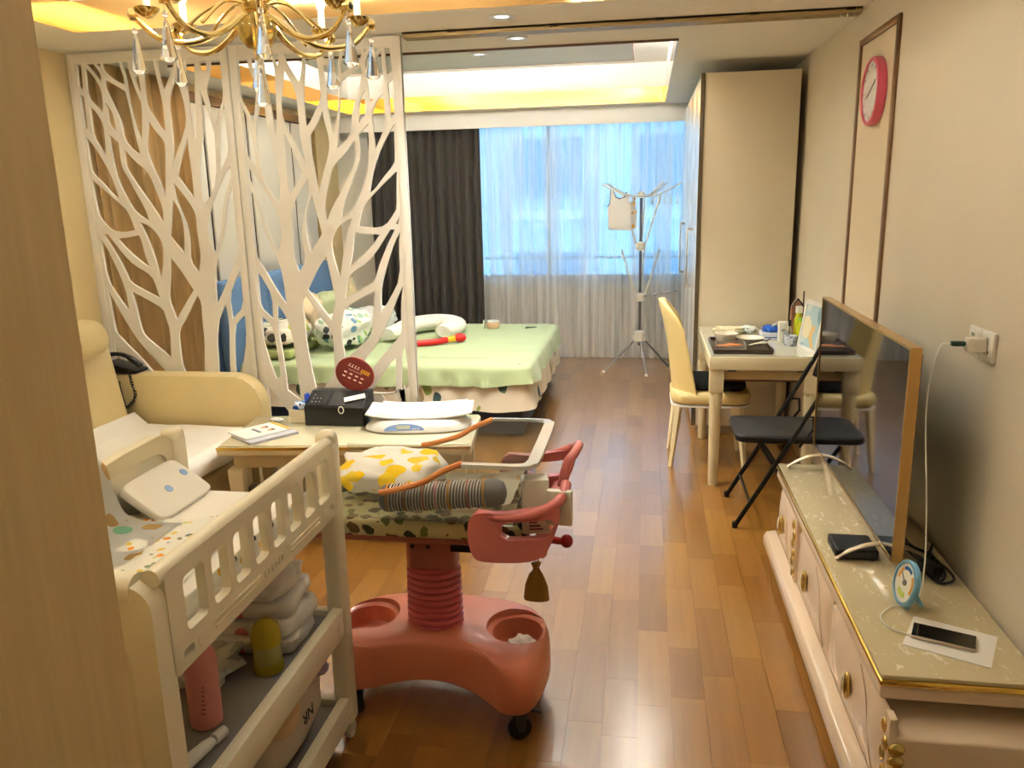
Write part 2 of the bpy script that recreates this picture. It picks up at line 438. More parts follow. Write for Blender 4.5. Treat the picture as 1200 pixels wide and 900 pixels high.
# front tray: unseen centre panel and strips, added to light the near room
FP = (-2.0, -0.40, 1.55, 3.10)
B().bb(FP[0], FP[1], FP[2], FP[3], 2.60, 2.62).part('centre_panel', GREYP, ce, 0)
led_ring('led_strip', FP, 2.62, EMIT('led_fill', (255, 250, 242), FILL_FRONT))
B().bb(XL, XR, 7.86, 7.885, 2.25, CEIL).solo('trim_1', WHITE, kind='structure')       # pelmet board

# moulding on the right wall
tm = thing('trim_2', (XR, 3.85, 0.1), None, None); tm['kind'] = 'structure'
MB_ = M('walnut_moulding', (112, 80, 48), 0.3, var=0.12, vscale=30)
for (y0, y1, z0, z1) in ((3.545, 3.575, .10, 2.265), (4.12, 4.15, .10, 2.265), (3.575, 4.12, 2.235, 2.265), (3.575, 4.12, .10, .13)):
    B().bb(XR - .014, XR, y0, y1, z0, z1, .004).part('moulding', MB_, tm)
B().bb(XR - .004, XR, 3.575, 4.12, .13, 2.235).part('moulding_panel', M('panel_paper', (226, 212, 182), 0.7), tm, 0)
B().bb(XR - .012, XR, 1.0, 5.3, 0, .08, .003).solo('baseboard_right', M('skirting', (200, 180, 140), 0.5), kind='structure')

# headboard wall: white padded panels, dark seams, brown top strip, gold strip
wp = thing('trim_3', (XL, 6.4, 0), None, None); wp['kind'] = 'structure'
PADW = M('padded_white', (232, 228, 214), 0.6)
for (y0, y1) in ((5.30, 5.455), (5.50, 6.105), (6.15, 6.915), (6.96, 7.38)):
    B().bb(XL + .008, XL + .028, y0, y1, .02, 2.28, .006, 3).part('panel', PADW, wp)
B().bb(XL, XL + .012, 5.30, 7.42, .02, 2.28).part('panel_backing', M('dark_seam', (38, 28, 18), 0.5), wp, 0)
B().bb(XL, XL + .055, 5.28, 7.46, 2.285, 2.345).part('top_strip', BROWN, wp)
B().bb(XL, XL + .03, 7.39, 7.46, .02, 2.28).part('gold_strip', M('gold_dark', (190, 140, 40), 0.2, 0.9), wp)

# ------------------------------------------------------------------ outside the window
ab = thing('apartment_building', (0, 22, -3), 'pale blue apartment block seen hazily through the sheer curtain', 'building')
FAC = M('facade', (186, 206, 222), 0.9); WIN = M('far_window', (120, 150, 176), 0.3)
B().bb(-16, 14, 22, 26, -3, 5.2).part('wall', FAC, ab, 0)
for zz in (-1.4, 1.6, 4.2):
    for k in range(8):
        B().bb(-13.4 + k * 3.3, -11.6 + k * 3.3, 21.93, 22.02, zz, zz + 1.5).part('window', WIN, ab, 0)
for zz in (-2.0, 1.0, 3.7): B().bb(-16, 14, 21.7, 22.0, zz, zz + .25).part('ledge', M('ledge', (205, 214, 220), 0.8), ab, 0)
HOLES = [
 [(-0.867, 2.341), (-0.844, 2.340), (-0.851, 2.218), (-0.874, 2.235)],
 [(-0.810, 2.341), (-0.768, 2.340), (-0.748, 2.307), (-0.735, 2.283), (-0.739, 2.249), (-0.773, 2.297)],
 [(-0.754, 2.341), (-0.731, 2.342), (-0.734, 2.323)],
 [(-0.822, 2.322), (-0.799, 2.303), (-0.771, 2.265), (-0.743, 2.209), (-0.747, 2.125), (-0.754, 2.091), (-0.785, 2.130), (-0.829, 2.178), (-0.824, 2.279)],
 [(-0.870, 2.187), (-0.852, 2.176), (-0.858, 2.012), (-0.874, 2.021)],
 [(-0.825, 2.127), (-0.802, 2.110), (-0.777, 2.074), (-0.758, 2.029), (-0.761, 1.955), (-0.766, 1.860), (-0.794, 1.915), (-0.824, 1.969), (-0.825, 2.046)],
 [(-0.874, 1.976), (-0.845, 1.940), (-0.796, 1.861), (-0.770, 1.806), (-0.740, 1.727), (-0.722, 1.641), (-0.750, 1.660), (-0.797, 1.716), (-0.860, 1.782), (-0.866, 1.809), (-0.868, 1.947)],
 [(-0.729, 2.145), (-0.712, 2.124), (-0.694, 2.083), (-0.687, 1.994), (-0.711, 2.016), (-0.724, 2.043), (-0.722, 2.101)],
 [(-0.712, 2.257), (-0.668, 2.235), (-0.604, 2.195), (-0.592, 2.114), (-0.581, 2.003), (-0.562, 1.872), (-0.603, 1.897), (-0.646, 1.952), (-0.648, 2.028), (-0.668, 2.099), (-0.698, 2.170), (-0.720, 2.225)],
 [(-0.720, 2.340), (-0.620, 2.339), (-0.615, 2.304), (-0.603, 2.269), (-0.607, 2.232), (-0.658, 2.257), (-0.706, 2.295), (-0.718, 2.314)],
 [(-0.603, 2.340), (-0.570, 2.340), (-0.572, 2.302), (-0.550, 2.221), (-0.532, 2.163), (-0.518, 2.128), (-0.533, 2.001), (-0.543, 1.946), (-0.558, 1.978), (-0.578, 2.072), (-0.588, 2.165), (-0.590, 2.269), (-0.600, 2.317)],
 [(-0.543, 2.341), (-0.507, 2.342), (-0.510, 2.319), (-0.532, 2.307), (-0.544, 2.311)],
 [(-0.516, 2.277), (-0.514, 2.185), (-0.526, 2.203), (-0.537, 2.249), (-0.534, 2.269)],
 [(-0.478, 2.340), (-0.422, 2.340), (-0.417, 2.278), (-0.407, 2.204), (-0.397, 2.135), (-0.397, 2.031), (-0.400, 1.982), (-0.426, 2.012), (-0.470, 2.086), (-0.488, 2.121), (-0.489, 2.161), (-0.485, 2.264)],
 [(-0.402, 2.340), (-0.305, 2.339), (-0.321, 2.291), (-0.377, 2.198), (-0.392, 2.243), (-0.402, 2.306)],
 [(-0.276, 2.340), (-0.241, 2.337), (-0.270, 2.280)],
 [(-0.303, 2.262), (-0.285, 2.187), (-0.272, 2.107), (-0.271, 2.027), (-0.309, 1.941), (-0.334, 1.901), (-0.380, 1.802), (-0.359, 1.913), (-0.358, 2.001), (-0.359, 2.110), (-0.351, 2.162)],
 [(-0.240, 2.315), (-0.193, 2.316), (-0.196, 2.251), (-0.207, 2.167), (-0.220, 2.025), (-0.228, 1.941), (-0.238, 2.014), (-0.243, 2.106), (-0.245, 2.197), (-0.251, 2.254)],
 [(-0.159, 2.325), (-0.125, 2.325), (-0.130, 2.282), (-0.151, 2.277), (-0.163, 2.292)],
 [(-0.101, 2.324), (-0.041, 2.324), (-0.043, 2.245), (-0.051, 2.133), (-0.077, 2.083), (-0.107, 2.018), (-0.127, 2.102), (-0.140, 2.181), (-0.125, 2.231), (-0.107, 2.275)],
 [(-0.174, 2.194), (-0.162, 2.137), (-0.121, 1.987), (-0.119, 1.923), (-0.134, 1.724), (-0.177, 1.642), (-0.216, 1.602), (-0.223, 1.643), (-0.223, 1.768), (-0.203, 1.879), (-0.182, 1.960), (-0.177, 2.081)],
 [(-0.045, 2.127), (-0.042, 1.990), (-0.047, 1.863), (-0.106, 1.772), (-0.091, 1.934), (-0.078, 2.020)],
 [(-0.047, 1.799), (-0.109, 1.712), (-0.179, 1.588), (-0.202, 1.522), (-0.212, 1.479), (-0.207, 1.406), (-0.186, 1.341), (-0.148, 1.424), (-0.127, 1.490), (-0.114, 1.581), (-0.080, 1.676), (-0.044, 1.746)],
 [(-0.045, 1.696), (-0.076, 1.628), (-0.101, 1.520), (-0.117, 1.435), (-0.150, 1.350), (-0.183, 1.288), (-0.200, 1.182), (-0.205, 1.056), (-0.148, 1.151), (-0.101, 1.244), (-0.047, 1.330), (-0.045, 1.549)],
 [(-0.046, 1.250), (-0.040, 1.219), (-0.046, 1.046), (-0.120, 0.976), (-0.126, 1.106), (-0.083, 1.188)],
 [(-0.155, 1.056), (-0.147, 1.002), (-0.147, 0.912), (-0.160, 0.782), (-0.167, 0.677), (-0.170, 0.571), (-0.243, 0.516), (-0.239, 0.641), (-0.231, 0.749), (-0.229, 0.847), (-0.206, 0.963), (-0.184, 1.008)],
 [(-0.046, 0.995), (-0.051, 0.854), (-0.085, 0.717), (-0.107, 0.638), (-0.134, 0.651), (-0.132, 0.730), (-0.114, 0.931), (-0.083, 0.963)],
 [(-0.736, 1.984), (-0.682, 1.935), (-0.683, 1.858), (-0.681, 1.804), (-0.654, 1.755), (-0.612, 1.663), (-0.569, 1.577), (-0.557, 1.516), (-0.632, 1.566), (-0.665, 1.628), (-0.712, 1.733), (-0.722, 1.805), (-0.732, 1.895), (-0.730, 1.955)],
 [(-0.653, 1.902), (-0.601, 1.838), (-0.540, 1.788), (-0.518, 1.752), (-0.499, 1.691), (-0.465, 1.587), (-0.473, 1.502), (-0.508, 1.570), (-0.604, 1.718), (-0.654, 1.803), (-0.654, 1.845)],
 [(-0.494, 2.055), (-0.462, 1.993), (-0.413, 1.938), (-0.411, 1.897), (-0.427, 1.767), (-0.441, 1.642), (-0.466, 1.733), (-0.502, 1.823), (-0.518, 1.889), (-0.512, 1.947), (-0.495, 2.017)],
 [(-0.275, 1.951), (-0.277, 1.852), (-0.272, 1.763), (-0.274, 1.635), (-0.311, 1.687), (-0.356, 1.754), (-0.331, 1.824)],
 [(-0.387, 1.719), (-0.341, 1.664), (-0.293, 1.590), (-0.275, 1.541), (-0.278, 1.474), (-0.274, 1.382), (-0.273, 1.320), (-0.295, 1.233), (-0.339, 1.296), (-0.326, 1.401), (-0.330, 1.481), (-0.354, 1.555), (-0.383, 1.646)],
 [(-0.402, 1.635), (-0.364, 1.561), (-0.354, 1.476), (-0.360, 1.402), (-0.369, 1.337), (-0.441, 1.434), (-0.422, 1.526)],
 [(-0.872, 1.746), (-0.801, 1.686), (-0.722, 1.614), (-0.683, 1.576), (-0.665, 1.530), (-0.649, 1.471), (-0.724, 1.460), (-0.795, 1.470), (-0.845, 1.533), (-0.861, 1.558), (-0.865, 1.657)],
 [(-0.876, 1.518), (-0.854, 1.480), (-0.864, 1.477)],
 [(-0.616, 1.514), (-0.560, 1.491), (-0.518, 1.447), (-0.491, 1.391), (-0.496, 1.310), (-0.527, 1.197), (-0.553, 1.336), (-0.587, 1.448)],
 [(-0.760, 1.423), (-0.700, 1.428), (-0.629, 1.440), (-0.617, 1.405), (-0.609, 1.336), (-0.587, 1.264), (-0.629, 1.292), (-0.704, 1.356)],
 [(-0.844, 1.449), (-0.820, 1.448), (-0.776, 1.388), (-0.741, 1.338), (-0.680, 1.274), (-0.609, 1.235), (-0.572, 1.197), (-0.548, 1.091), (-0.630, 1.133), (-0.721, 1.182), (-0.735, 1.236), (-0.794, 1.363)],
 [(-0.874, 1.437), (-0.840, 1.383), (-0.804, 1.294), (-0.769, 1.198), (-0.751, 1.121), (-0.748, 1.017), (-0.799, 1.089), (-0.861, 1.198), (-0.862, 1.377)],
 [(-0.456, 1.319), (-0.406, 1.253), (-0.338, 1.136), (-0.395, 1.062), (-0.460, 0.972), (-0.466, 0.992), (-0.493, 1.085), (-0.473, 1.184)],
 [(-0.873, 1.153), (-0.840, 1.089), (-0.802, 1.004), (-0.729, 0.863), (-0.668, 0.787), (-0.541, 0.642), (-0.630, 0.644), (-0.716, 0.753), (-0.798, 0.836), (-0.847, 0.892), (-0.853, 0.925), (-0.856, 1.050)],
 [(-0.720, 1.130), (-0.634, 1.088), (-0.536, 1.030), (-0.528, 0.991), (-0.509, 0.907), (-0.524, 0.749), (-0.581, 0.801), (-0.671, 0.873), (-0.688, 0.926), (-0.706, 1.076)],
 [(-0.319, 1.107), (-0.299, 1.069), (-0.305, 0.960), (-0.306, 0.830), (-0.332, 0.638), (-0.347, 0.544), (-0.387, 0.590), (-0.458, 0.676), (-0.460, 0.829), (-0.456, 0.907), (-0.396, 0.985)],
 [(-0.867, 0.832), (-0.850, 0.799), (-0.844, 0.692), (-0.834, 0.583), (-0.875, 0.603), (-0.876, 0.698)],
 [(-0.812, 0.763), (-0.771, 0.719), (-0.710, 0.639), (-0.662, 0.566), (-0.800, 0.563), (-0.806, 0.665)],
 [(-0.029, 0.627), (-0.157, 0.457), (-0.199, 0.384), (-0.040, 0.380), (-0.031, 0.488)],
 [(-0.722, 0.557), (-0.808, 0.571), (-0.852, 0.604), (-0.855, 0.423), (-0.799, 0.421), (-0.757, 0.486)],
]
# ------------------------------------------------------------------ tree-cut screen, two mirrored panels
def grow(poly, d):
    n = len(poly); ar = sum(poly[i][0] * poly[(i + 1) % n][1] - poly[(i + 1) % n][0] * poly[i][1] for i in range(n))
    sg = 1 if ar > 0 else -1; out = []
    for i in range(n):
        a, p, c = (Vector(poly[(i + k) % n]) for k in (-1, 0, 1))
        t1 = (p - a).normalized(); t2 = (c - p).normalized()
        n1 = Vector((t1.y, -t1.x)) * sg; n2 = Vector((t2.y, -t2.x)) * sg; m = n1 + n2
        if m.length < .3: m = (t1 - t2); 
        m.normalize(); k = min(2.0, 1 / max(.3, m.dot(n1)))
        out.append(tuple(p + m * d * k))
    return out
def soften(poly):
    out = []; n = len(poly)
    for i in range(n):
        a, p, c = (Vector(poly[(i + k) % n]) for k in (-1, 0, 1))
        d1, d2 = (p - a), (c - p)
        if d1.length < 1e-6 or d2.length < 1e-6: continue
        if d1.angle(d2) < math.radians(48):
            out += [tuple(p - d1 * 0.25), tuple(p + d2 * 0.25)]
        else: out.append(tuple(p))
    return out
SCR = M('screen_white', (232, 229, 220), 0.45)
XC, YS = -2.145, 4.135
for sgn, lab in ((1, 'white cut-out tree pattern screen panel beside the left wall'), (-1, 'white cut-out tree pattern screen panel standing free beside the bed foot')):
    root = thing('screen_panel', (XC - sgn * 0.463, YS + 0.015, 0), lab, 'screen', 'tree pattern screen panels')
    hs = [soften(grow([(XC + sgn * u, z) for u, z in h], .0015)) for h in HOLES]
    hs = [[(x, min(2.345, z)) for x, z in h] for h in hs]
    xa, xb = XC - sgn * 0.926, XC - sgn * 0.004
    outer = [(xa, 0.012), (xb, 0.012), (xb, 2.372), (xa, 2.372)]
    fill_curve('tree_panel', outer, hs, lambda u, v, h: (u, YS + 0.007 - h, v), 0.014, SCR, root)
    b = B()
    x0, x1 = min(xa, xb), max(xa, xb)
    b.bb(x0, x0 + .042, YS - .003, YS + .03, 0, 2.395, .002); b.bb(x1 - .042, x1, YS - .003, YS + .03, 0, 2.395, .003)
    b.bb(x0 + .042, x1 - .042, YS - .003, YS + .03, 2.348, 2.395, .002); b.bb(x0 + .042, x1 - .042, YS - .003, YS + .03, 0, .05, .002)
    b.part('frame', SCR, root)

# ------------------------------------------------------------------ chandelier
GB = M('polished_brass', (214, 190, 128), 0.14, 1.0)
CRY = M('crystal', (250, 250, 248), 0.02, trans=0.92, ior=1.5)
SMK = M('smoked_glass', (214, 196, 120), 0.03, trans=0.85, ior=1.3)
CX0, CY0 = -1.19, 2.50
ch = thing('chandelier', (CX0, CY0, 1.93), 'polished brass chandelier with curved arms and hanging crystal drops', 'chandelier')
B().lathe([(.001, 2.06), (.034, 2.068), (.054, 2.092), (.060, 2.12), (.053, 2.150), (.030, 2.172), (.02, 2.176)], (CX0, CY0, 0), 28).part('glass_ball', SMK, ch)
B().lathe([(.012, 2.045), (.016, 2.06), (.012, 2.075), (.014, 2.16), (.04, 2.175), (.045, 2.19), (.03, 2.20), (.022, 2.22), (.035, 2.25), (.03, 2.30), (.012, 2.33), (.009, 2.58), (.05, 2.585), (.06, 2.60)], (CX0, CY0, 0), 24).part('stem', GB, ch)
R_ = 0.345
arm_pts = bez([(.02, 0, 2.165), (.06, 0, 2.15), (.12, 0, 2.105), (.20, 0, 2.075), (.28, 0, 2.085), (.32, 0, 2.115), (R_, 0, 2.145)], 5)
a1 = B().tube(arm_pts, [.0105 - .003 * i / len(arm_pts) for i in range(len(arm_pts))], 8)
upper = bez([(.02, 0, 2.19), (.08, 0, 2.20), (.15, 0, 2.165), (.22, 0, 2.105)], 5)
a1.tube(upper, .005, 6)
ARM = a1.mesh('arm', GB)
CUPM = B().lathe([(.006, .0), (.016, .004), (.034, .02), (.038, .028), (.03, .03), (.012, .03)], n=18).mesh('cup', GB)
SLV = B().lathe([(.011, .03), (.011, .085), (.009, .088)], n=14).mesh('candle_sleeve', M('candle_sleeve', (240, 234, 214), 0.4))
BULBM = EMIT('bulb_glow', (255, 238, 212), BULB)
BLB = B().lathe([(.006, .088), (.014, .105), (.013, .12), (.006, .14), (.001, .152)], n=14).mesh('bulb', BULBM)
CAP = B().lathe([(.018, -.008), (.018, .008), (.014, .011), (.001, .012)], n=18).mesh('end_cap', GB)
LNS = B().ell((0, 0, 0), (.011, .011, .005), 14, 8).mesh('crystal_stud', M('dark_crystal', (40, 40, 44), 0.05, coat=1.0))
drop = B(); drop.cyl((0, 0, 0), (0, 0, -.04), .0012, n=6); drop.ell((0, 0, -.028), (.0085, .0085, .009), 10, 8)
PRM = B().lathe([(.003, -.04), (.007, -.05), (.014, -.095), (.023, -.140), (.012, -.149), (.001, -.151)], n=8).mesh('crystal_prism', CRY, 0)
WIRE = drop.mesh('crystal_bead', CRY)
for k in range(8):
    a = math.radians(27.5 + 45 * k); ca, sa = math.cos(a), math.sin(a)
    def put(me, x, z, par, rot=None):
        o = bpy.data.objects.new(me.name.split('.')[0], me); COL.objects.link(o); o.parent = par
        o.location = Vector((CX0 + ca * x, CY0 + sa * x, z)) - wloc(par); o.rotation_euler = rot or (0, 0, a); return o
    am = put(ARM, 0, 0, ch)
    put(CUPM, R_ - .035, 2.140, ch); put(SLV, R_ - .035, 2.140, ch); put(BLB, R_ - .035, 2.140, ch)
    put(CAP, R_ + .004, 2.148, ch, (PI / 2, 0, a + PI / 2)); put(LNS, R_ + .014, 2.148, ch, (PI / 2, 0, a + PI / 2))
    wd = put(WIRE, R_ + .004, 2.132, ch); put(PRM, R_ + .004, 2.132, ch)
cd = bpy.data.objects.new('crystal_bead', WIRE); COL.objects.link(cd); cd.parent = ch; cd.location = (0, 0, 2.045 - 1.93)
cd = bpy.data.objects.new('crystal_prism', PRM); COL.objects.link(cd); cd.parent = ch; cd.location = (0, 0, 2.045 - 1.93)

# ------------------------------------------------------------------ recessed downlights
def downlight(x, y, z, lab):
    r = thing('downlight', (x, y, z - .004), lab, 'light', 'recessed ceiling downlights')
    B().lathe([(.034, -.001), (.055, -.004), (.058, 0), (.058, .003), (.034, .003)], (x, y, z - .004), 28, caps=False).part('trim_ring', M('ring_white', (222, 228, 232), 0.4), r)
    B().lathe([(.035, .001), (.001, .0012)], (x, y, z - .004), 24, caps=False).part('lens', EMIT('downlight_lens', (255, 250, 245), 1.0), r)
    ld = bpy.data.lights.new('downlight_beam', 'SPOT'); ld.energy = SPOT; ld.color = (1.0, 0.95, 0.88); ld.spot_size = math.radians(120); ld.spot_blend = 0.8; ld.shadow_soft_size = 0.05
    lo = bpy.data.objects.new('downlight_beam', ld); COL.objects.link(lo); lo.parent = r; lo.location = (0, 0, -.02)
downlight(-.66, 3.88, CEIL, 'round recessed downlight in the ceiling before the curtain track')
downlight(-.67, 4.40, CEIL, 'round recessed downlight in the ceiling between track and rear tray')
downlight(-1.09, 5.50, 2.52, 'round recessed downlight in the centre panel over the bed')

# ------------------------------------------------------------------ ceiling curtain track
tr = thing('curtain_track', (-.14, 4.16, 2.37), 'long pale metal double curtain track across the ceiling', 'curtain track')
TRM = M('track_metal', (176, 158, 116), 0.35, 0.4)
for yy in (4.125, 4.175):
    b = B(); b.bb(-1.20, .95, yy - .018, yy - .006, 2.378, CEIL); b.bb(-1.20, .95, yy + .006, yy + .018, 2.378, CEIL); b.bb(-1.20, .95, yy - .018, yy + .018, 2.396, CEIL)
    b.part('rail', TRM, tr)
for x in (-.95, -.45, .05, .48, .90): B().bb(x - .02, x + .02, 4.10, 4.20, 2.393, CEIL - .002, .002).part('bracket', M('track_dark', (70, 60, 44), 0.4, 0.5), tr)
for x in (.86, .89, .92): B().tube([(x, 4.125, 2.385), (x, 4.125, 2.368), (x + .008, 4.125, 2.36), (x + .012, 4.125, 2.37)], .003, 6).part('glider', WHITE, tr)

# ------------------------------------------------------------------ curtains
def curtain(name, mat, along, a0, a1, off, z0, z1, folds, amp, label, thick=.0, seedv=0, pinch=.5, bottom=0.0, cusp=False):
    rnd = random.Random(seedv); ph = [rnd.uniform(-.6, .6) for _ in range(folds + 3)]; am = [rnd.uniform(.6, 1.3) for _ in range(folds + 3)]
    def f(u, v):
        s = u * folds; i = int(s); t = s - i
        p = ph[i] * (1 - t) + ph[i + 1] * t; q = am[i] * (1 - t) + am[i + 1] * t
        w = math.sin(2 * PI * s + p + .8 * mnoise.noise(Vector((s * .7, v * 1.5, seedv))))
        if cusp: w = 1 - 2 * abs(math.sin(PI * s + p * .5)) ** .6 * (1 if True else 0)
        k = amp * q * (pinch + (1 - pinch) * v)
        c = a0 + (a1 - a0) * u + .25 * k * math.cos(2 * PI * s * 1.0 + p); d = off + k * w
        z = z1 + (z0 - z1) * v + bottom * math.sin(2 * PI * s * .5) * (v ** 8)
        return Vector((c, d, z)) if along == 'x' else Vector((d, c, z))
    b = B(); b.grid(f, folds * 10, 14)
    if thick:
        g = bmesh.ops.solidify(b.bm, geom=b.bm.faces[:], thickness=thick)
    return b.solo(name, mat, label, 'curtain', smooth=80)
curtain('dark_curtain', M('charcoal_cloth', (84, 76, 68), 0.85, var=.1, vscale=30, stretch=(1, 1, .1), sheen=.2), 'x', -2.72, -1.60, 7.92, .02, 2.30, 12, .042, 'heavy charcoal drape hanging left of the bright window', .002, 3, .6)
curtain('sheer_curtain', SHEER('sheer_white', (242, 243, 244), .66, .45), 'x', -2.30, .90, 7.975, .012, 2.30, 40, .018, 'white sheer curtain hanging across the whole window', 0, 5, .5)
curtain('gold_curtain', M('gold_cloth', (214, 178, 118), 0.75, var=.12, vscale=20, stretch=(1, 1, .1), sheen=.2), 'y', 4.24, 5.27, -3.055, .02, 2.395, 12, .034, 'golden brown drape on the left wall behind the screen', .002, 8, .6, cusp=True)

# ------------------------------------------------------------------ wardrobe
wa = thing('wardrobe', (.63, 6.5, 0), 'tall cream wardrobe with white doors against the right wall', 'wardrobe')
WCR = M('wardrobe_cream', (222, 213, 188), 0.45, var=.02, vscale=3); WDR = M('wardrobe_door', (228, 230, 230), 0.25, coat=.3)
B().bb(.352, .925, 5.40, 7.78, .06, 2.325, .003).part('body', WCR, wa)
B().bb(.372, .91, 5.425, 7.76, 0, .06).part('plinth', M('plinth_grey', (176, 166, 140), 0.5), wa)
HND = M('brushed_handle', (226, 222, 214), 0.25, .7)
ys = [5.402 + i * .594 for i in range(5)]
for i in range(4):
    d = B().bb(.332, .350, ys[i] + .003, ys[i + 1] - .003, .065, 2.322, .003).part('door', WDR, wa)
    hy = ys[i + 1] - .05 if i % 2 == 0 else ys[i] + .05
    h = B(); h.bb(.294, .302, hy - .012, hy + .012, .93, 1.36, .003); h.bb(.300, .333, hy - .010, hy + .010, .93, .945); h.bb(.300, .333, hy - .010, hy + .010, 1.345, 1.36)
    h.part('handle', HND, d)
B().bb(.326, .352, 5.392, 5.402, .06, 2.325).part('edge_profile', M('edge_dark', (110, 100, 80), 0.3, .5), wa)

# ------------------------------------------------------------------ wall clock, sockets
ck = thing('wall_clock', (.94, 3.80, 1.86), 'round wall clock with deep pink rim on the right wall', 'clock')
RX = Matrix.Rotation(-PI / 2, 3, 'Y')
B().lathe([(.128, .0), (.138, .003), (.140, .02), (.138, .036), (.130, .041), (.124, .039), (.122, .034)], (XR - .004, 3.80, 2.005), 48, mat=RX, caps=False).part('rim', M('pink_rim', (200, 84, 104), 0.35), ck)
B().lathe([(.125, .0), (.125, .032), (.001, .032)], (XR - .004, 3.80, 2.005), 48, mat=RX, caps=False).part('face', M('clock_face', (232, 232, 232), 0.25), ck)
for k in range(12):
    a = k * PI / 6; p = Vector((XR - .0375, 3.80 + math.sin(a) * .105, 2.005 + math.cos(a) * .105))
    B().box(p, (.002, .004, .014), rot=(-a, 0, 0)).part('hour_mark', M('grey_mark', (150, 150, 150), 0.5), ck)
for a, ln in ((2.0, .055), (5.2, .085)):
    B().box((XR - .0395, 3.80 + math.sin(a) * ln / 2, 2.005 + math.cos(a) * ln / 2), (.002, .005, ln), rot=(-a, 0, 0)).part('hand', M('grey_hand', (120, 120, 124), 0.4), ck)

SOCK = M('socket_white', (238, 234, 222), 0.3); SLOT = M('slot_dark', (40, 36, 30), 0.6)
def socket(y, lab, sw):
    r = thing('wall_socket', (XR - .01, y, 1.16), lab, 'socket', 'wall sockets above the television cabinet')
    B().bb(XR - .012, XR, y - .043, y + .043, 1.117, 1.203, .004).part('plate', SOCK, r)
    if sw:
        B().bb(XR - .0165, XR - .010, y - .032, y + .032, 1.128, 1.192, .003).part('rocker', SOCK, r)
        B().bb(XR - .018, XR - .016, y - .010, y + .010, 1.176, 1.186).part('print', M('grey_mark'), r)
    else:
        for dy, dz, rt in ((-.012, -.016, .5), (.012, -.016, -.5), (0, .02, 0)):
            B().box((XR - .0125, y + dy, 1.16 + dz), (.002, .003, .010), rot=(rt, 0, 0)).part('slot', SLOT, r)
socket(2.512, 'white wall switch plate beside the charger socket', True)
socket(2.422, 'white wall socket holding the phone charger plug', False)
cg = thing('phone_charger', (XR - .04, 2.43, 1.15), 'white plug-in phone charger with green cable connector', 'charger')
B().bb(XR - .065, XR - .014, 2.412, 2.444, 1.145, 1.185, .004).part('body', SOCK, cg)
B().bb(XR - .105, XR - .066, 2.420, 2.438, 1.160, 1.174, .004).part('connector', M('green_plug', (22, 60, 44), 0.5), cg)
B().tube(bez([(.865, 2.430, 1.167), (.835, 2.43, 1.15), (.80, 2.38, 1.0), (.80, 2.31, .75), (.80, 2.27, .56), (.77, 2.22, .47), (.70, 2.20, .456), (.655, 2.14, .456), (.66, 2.08, .456), (.695, 2.055, .456), (.712, 2.055, .458)], 8), .0022, 6).part('cable', SOCK, cg)
# ------------------------------------------------------------------ bed and bedding
bed = thing('bed', (-1.85, 6.09, 0), 'double bed with blue quilted headboard and navy base', 'bed')
NAVY = M('navy_base', (28, 40, 62), 0.5); BLUE = M('blue_denim', (92, 126, 166), 0.85, var=.12, vscale=60, bump=.5, bscale=90)
B().bb(-2.84, -.80, 5.20, 6.98, .02, .26, .02).part('base', NAVY, bed)
B().bb(-2.83, -.77, 5.19, 6.99, .262, .485, .03, 3).part('mattress', M('mattress_white', (230, 228, 218), 0.8), bed)
hb = B().bb(-2.995, -2.93, 5.12, 7.10, .02, 1.02, .02).part('headboard', M('blue_back', (70, 98, 134), 0.85), bed)
for i in range(3):
    y0 = 5.13 + i * .654
    B().box((-2.885, y0 + .327, .71), (.10, .645, .74), rot=(0, -.06, 0), bev=.04, seg=3).part('headboard_cushion', BLUE, hb)

def drape(x0, x1, y0, y1, zt, zb, amp, nw, seed=0, zvar=.02, r=.05, flare=.03, top=True, rows=7):
    rnd = random.Random(seed); per = []
    pts = rrect(x0, x1, y0, y1, r, 6); P = [Vector((p[0], p[1], 0)) for p in pts]
    ds = []; n = len(P)
    for i in range(n):
        a, c = P[i], P[(i + 1) % n]; k = max(1, int((c - a).length / .025))
        for j in range(k): per.append(a + (c - a) * (j / k))
    m = len(per); C = Vector(((x0 + x1) / 2, (y0 + y1) / 2, 0)); b = B(); rings = []
    nrm = []
    for i in range(m):
        t = per[(i + 1) % m] - per[i - 1]; nrm.append(Vector((t.y, -t.x, 0)).normalized())
    if top:
        for ins, dz in ((1.0, 0),):
            pass
        for ins, dz in ((.25, 0), (.06, 0), (.02, -.003)):
            rings.append([b.bm.verts.new(Vector((p.x, p.y, zt + dz + .004 * mnoise.noise(p * 4 + Vector((seed, 0, 0))))) - nv * ins) for p, nv in zip(per, nrm)])
    for k in range(rows + 1):
        v = k / rows; ring = []
        for i, (p, nv) in enumerate(zip(per, nrm)):
            s = i / m
            w = math.sin(2 * PI * nw * s + 3 * mnoise.noise(Vector((s * 30, seed, v * .6)))) * .6 + .5 * mnoise.noise(Vector((s * nw * 3, seed + 5, v)))
            zz = zt - .012 - (zt - .012 - zb + zvar * mnoise.noise(Vector((s * nw * .8, 3, seed)))) * v
            ring.append(b.bm.verts.new(Vector((p.x, p.y, zz)) + nv * (.004 + amp * w * v + flare * v + (.006 if v > 0 else 0))))
        rings.append(ring)
    for A, Cc in zip(rings, rings[1:]):
        for i in range(m): b.bm.faces.new((A[i], A[(i + 1) % m], Cc[(i + 1) % m], Cc[i]))
    if top: b.bm.faces.new(rings[0])
    return b
SKIRT = SPOTS('floral_skirt', (222, 212, 190), [(70, 92, 74), (126, 142, 70), (150, 128, 96), (60, 84, 84)], 9, .36, dens=.42, stretch=(1, 1, .7))
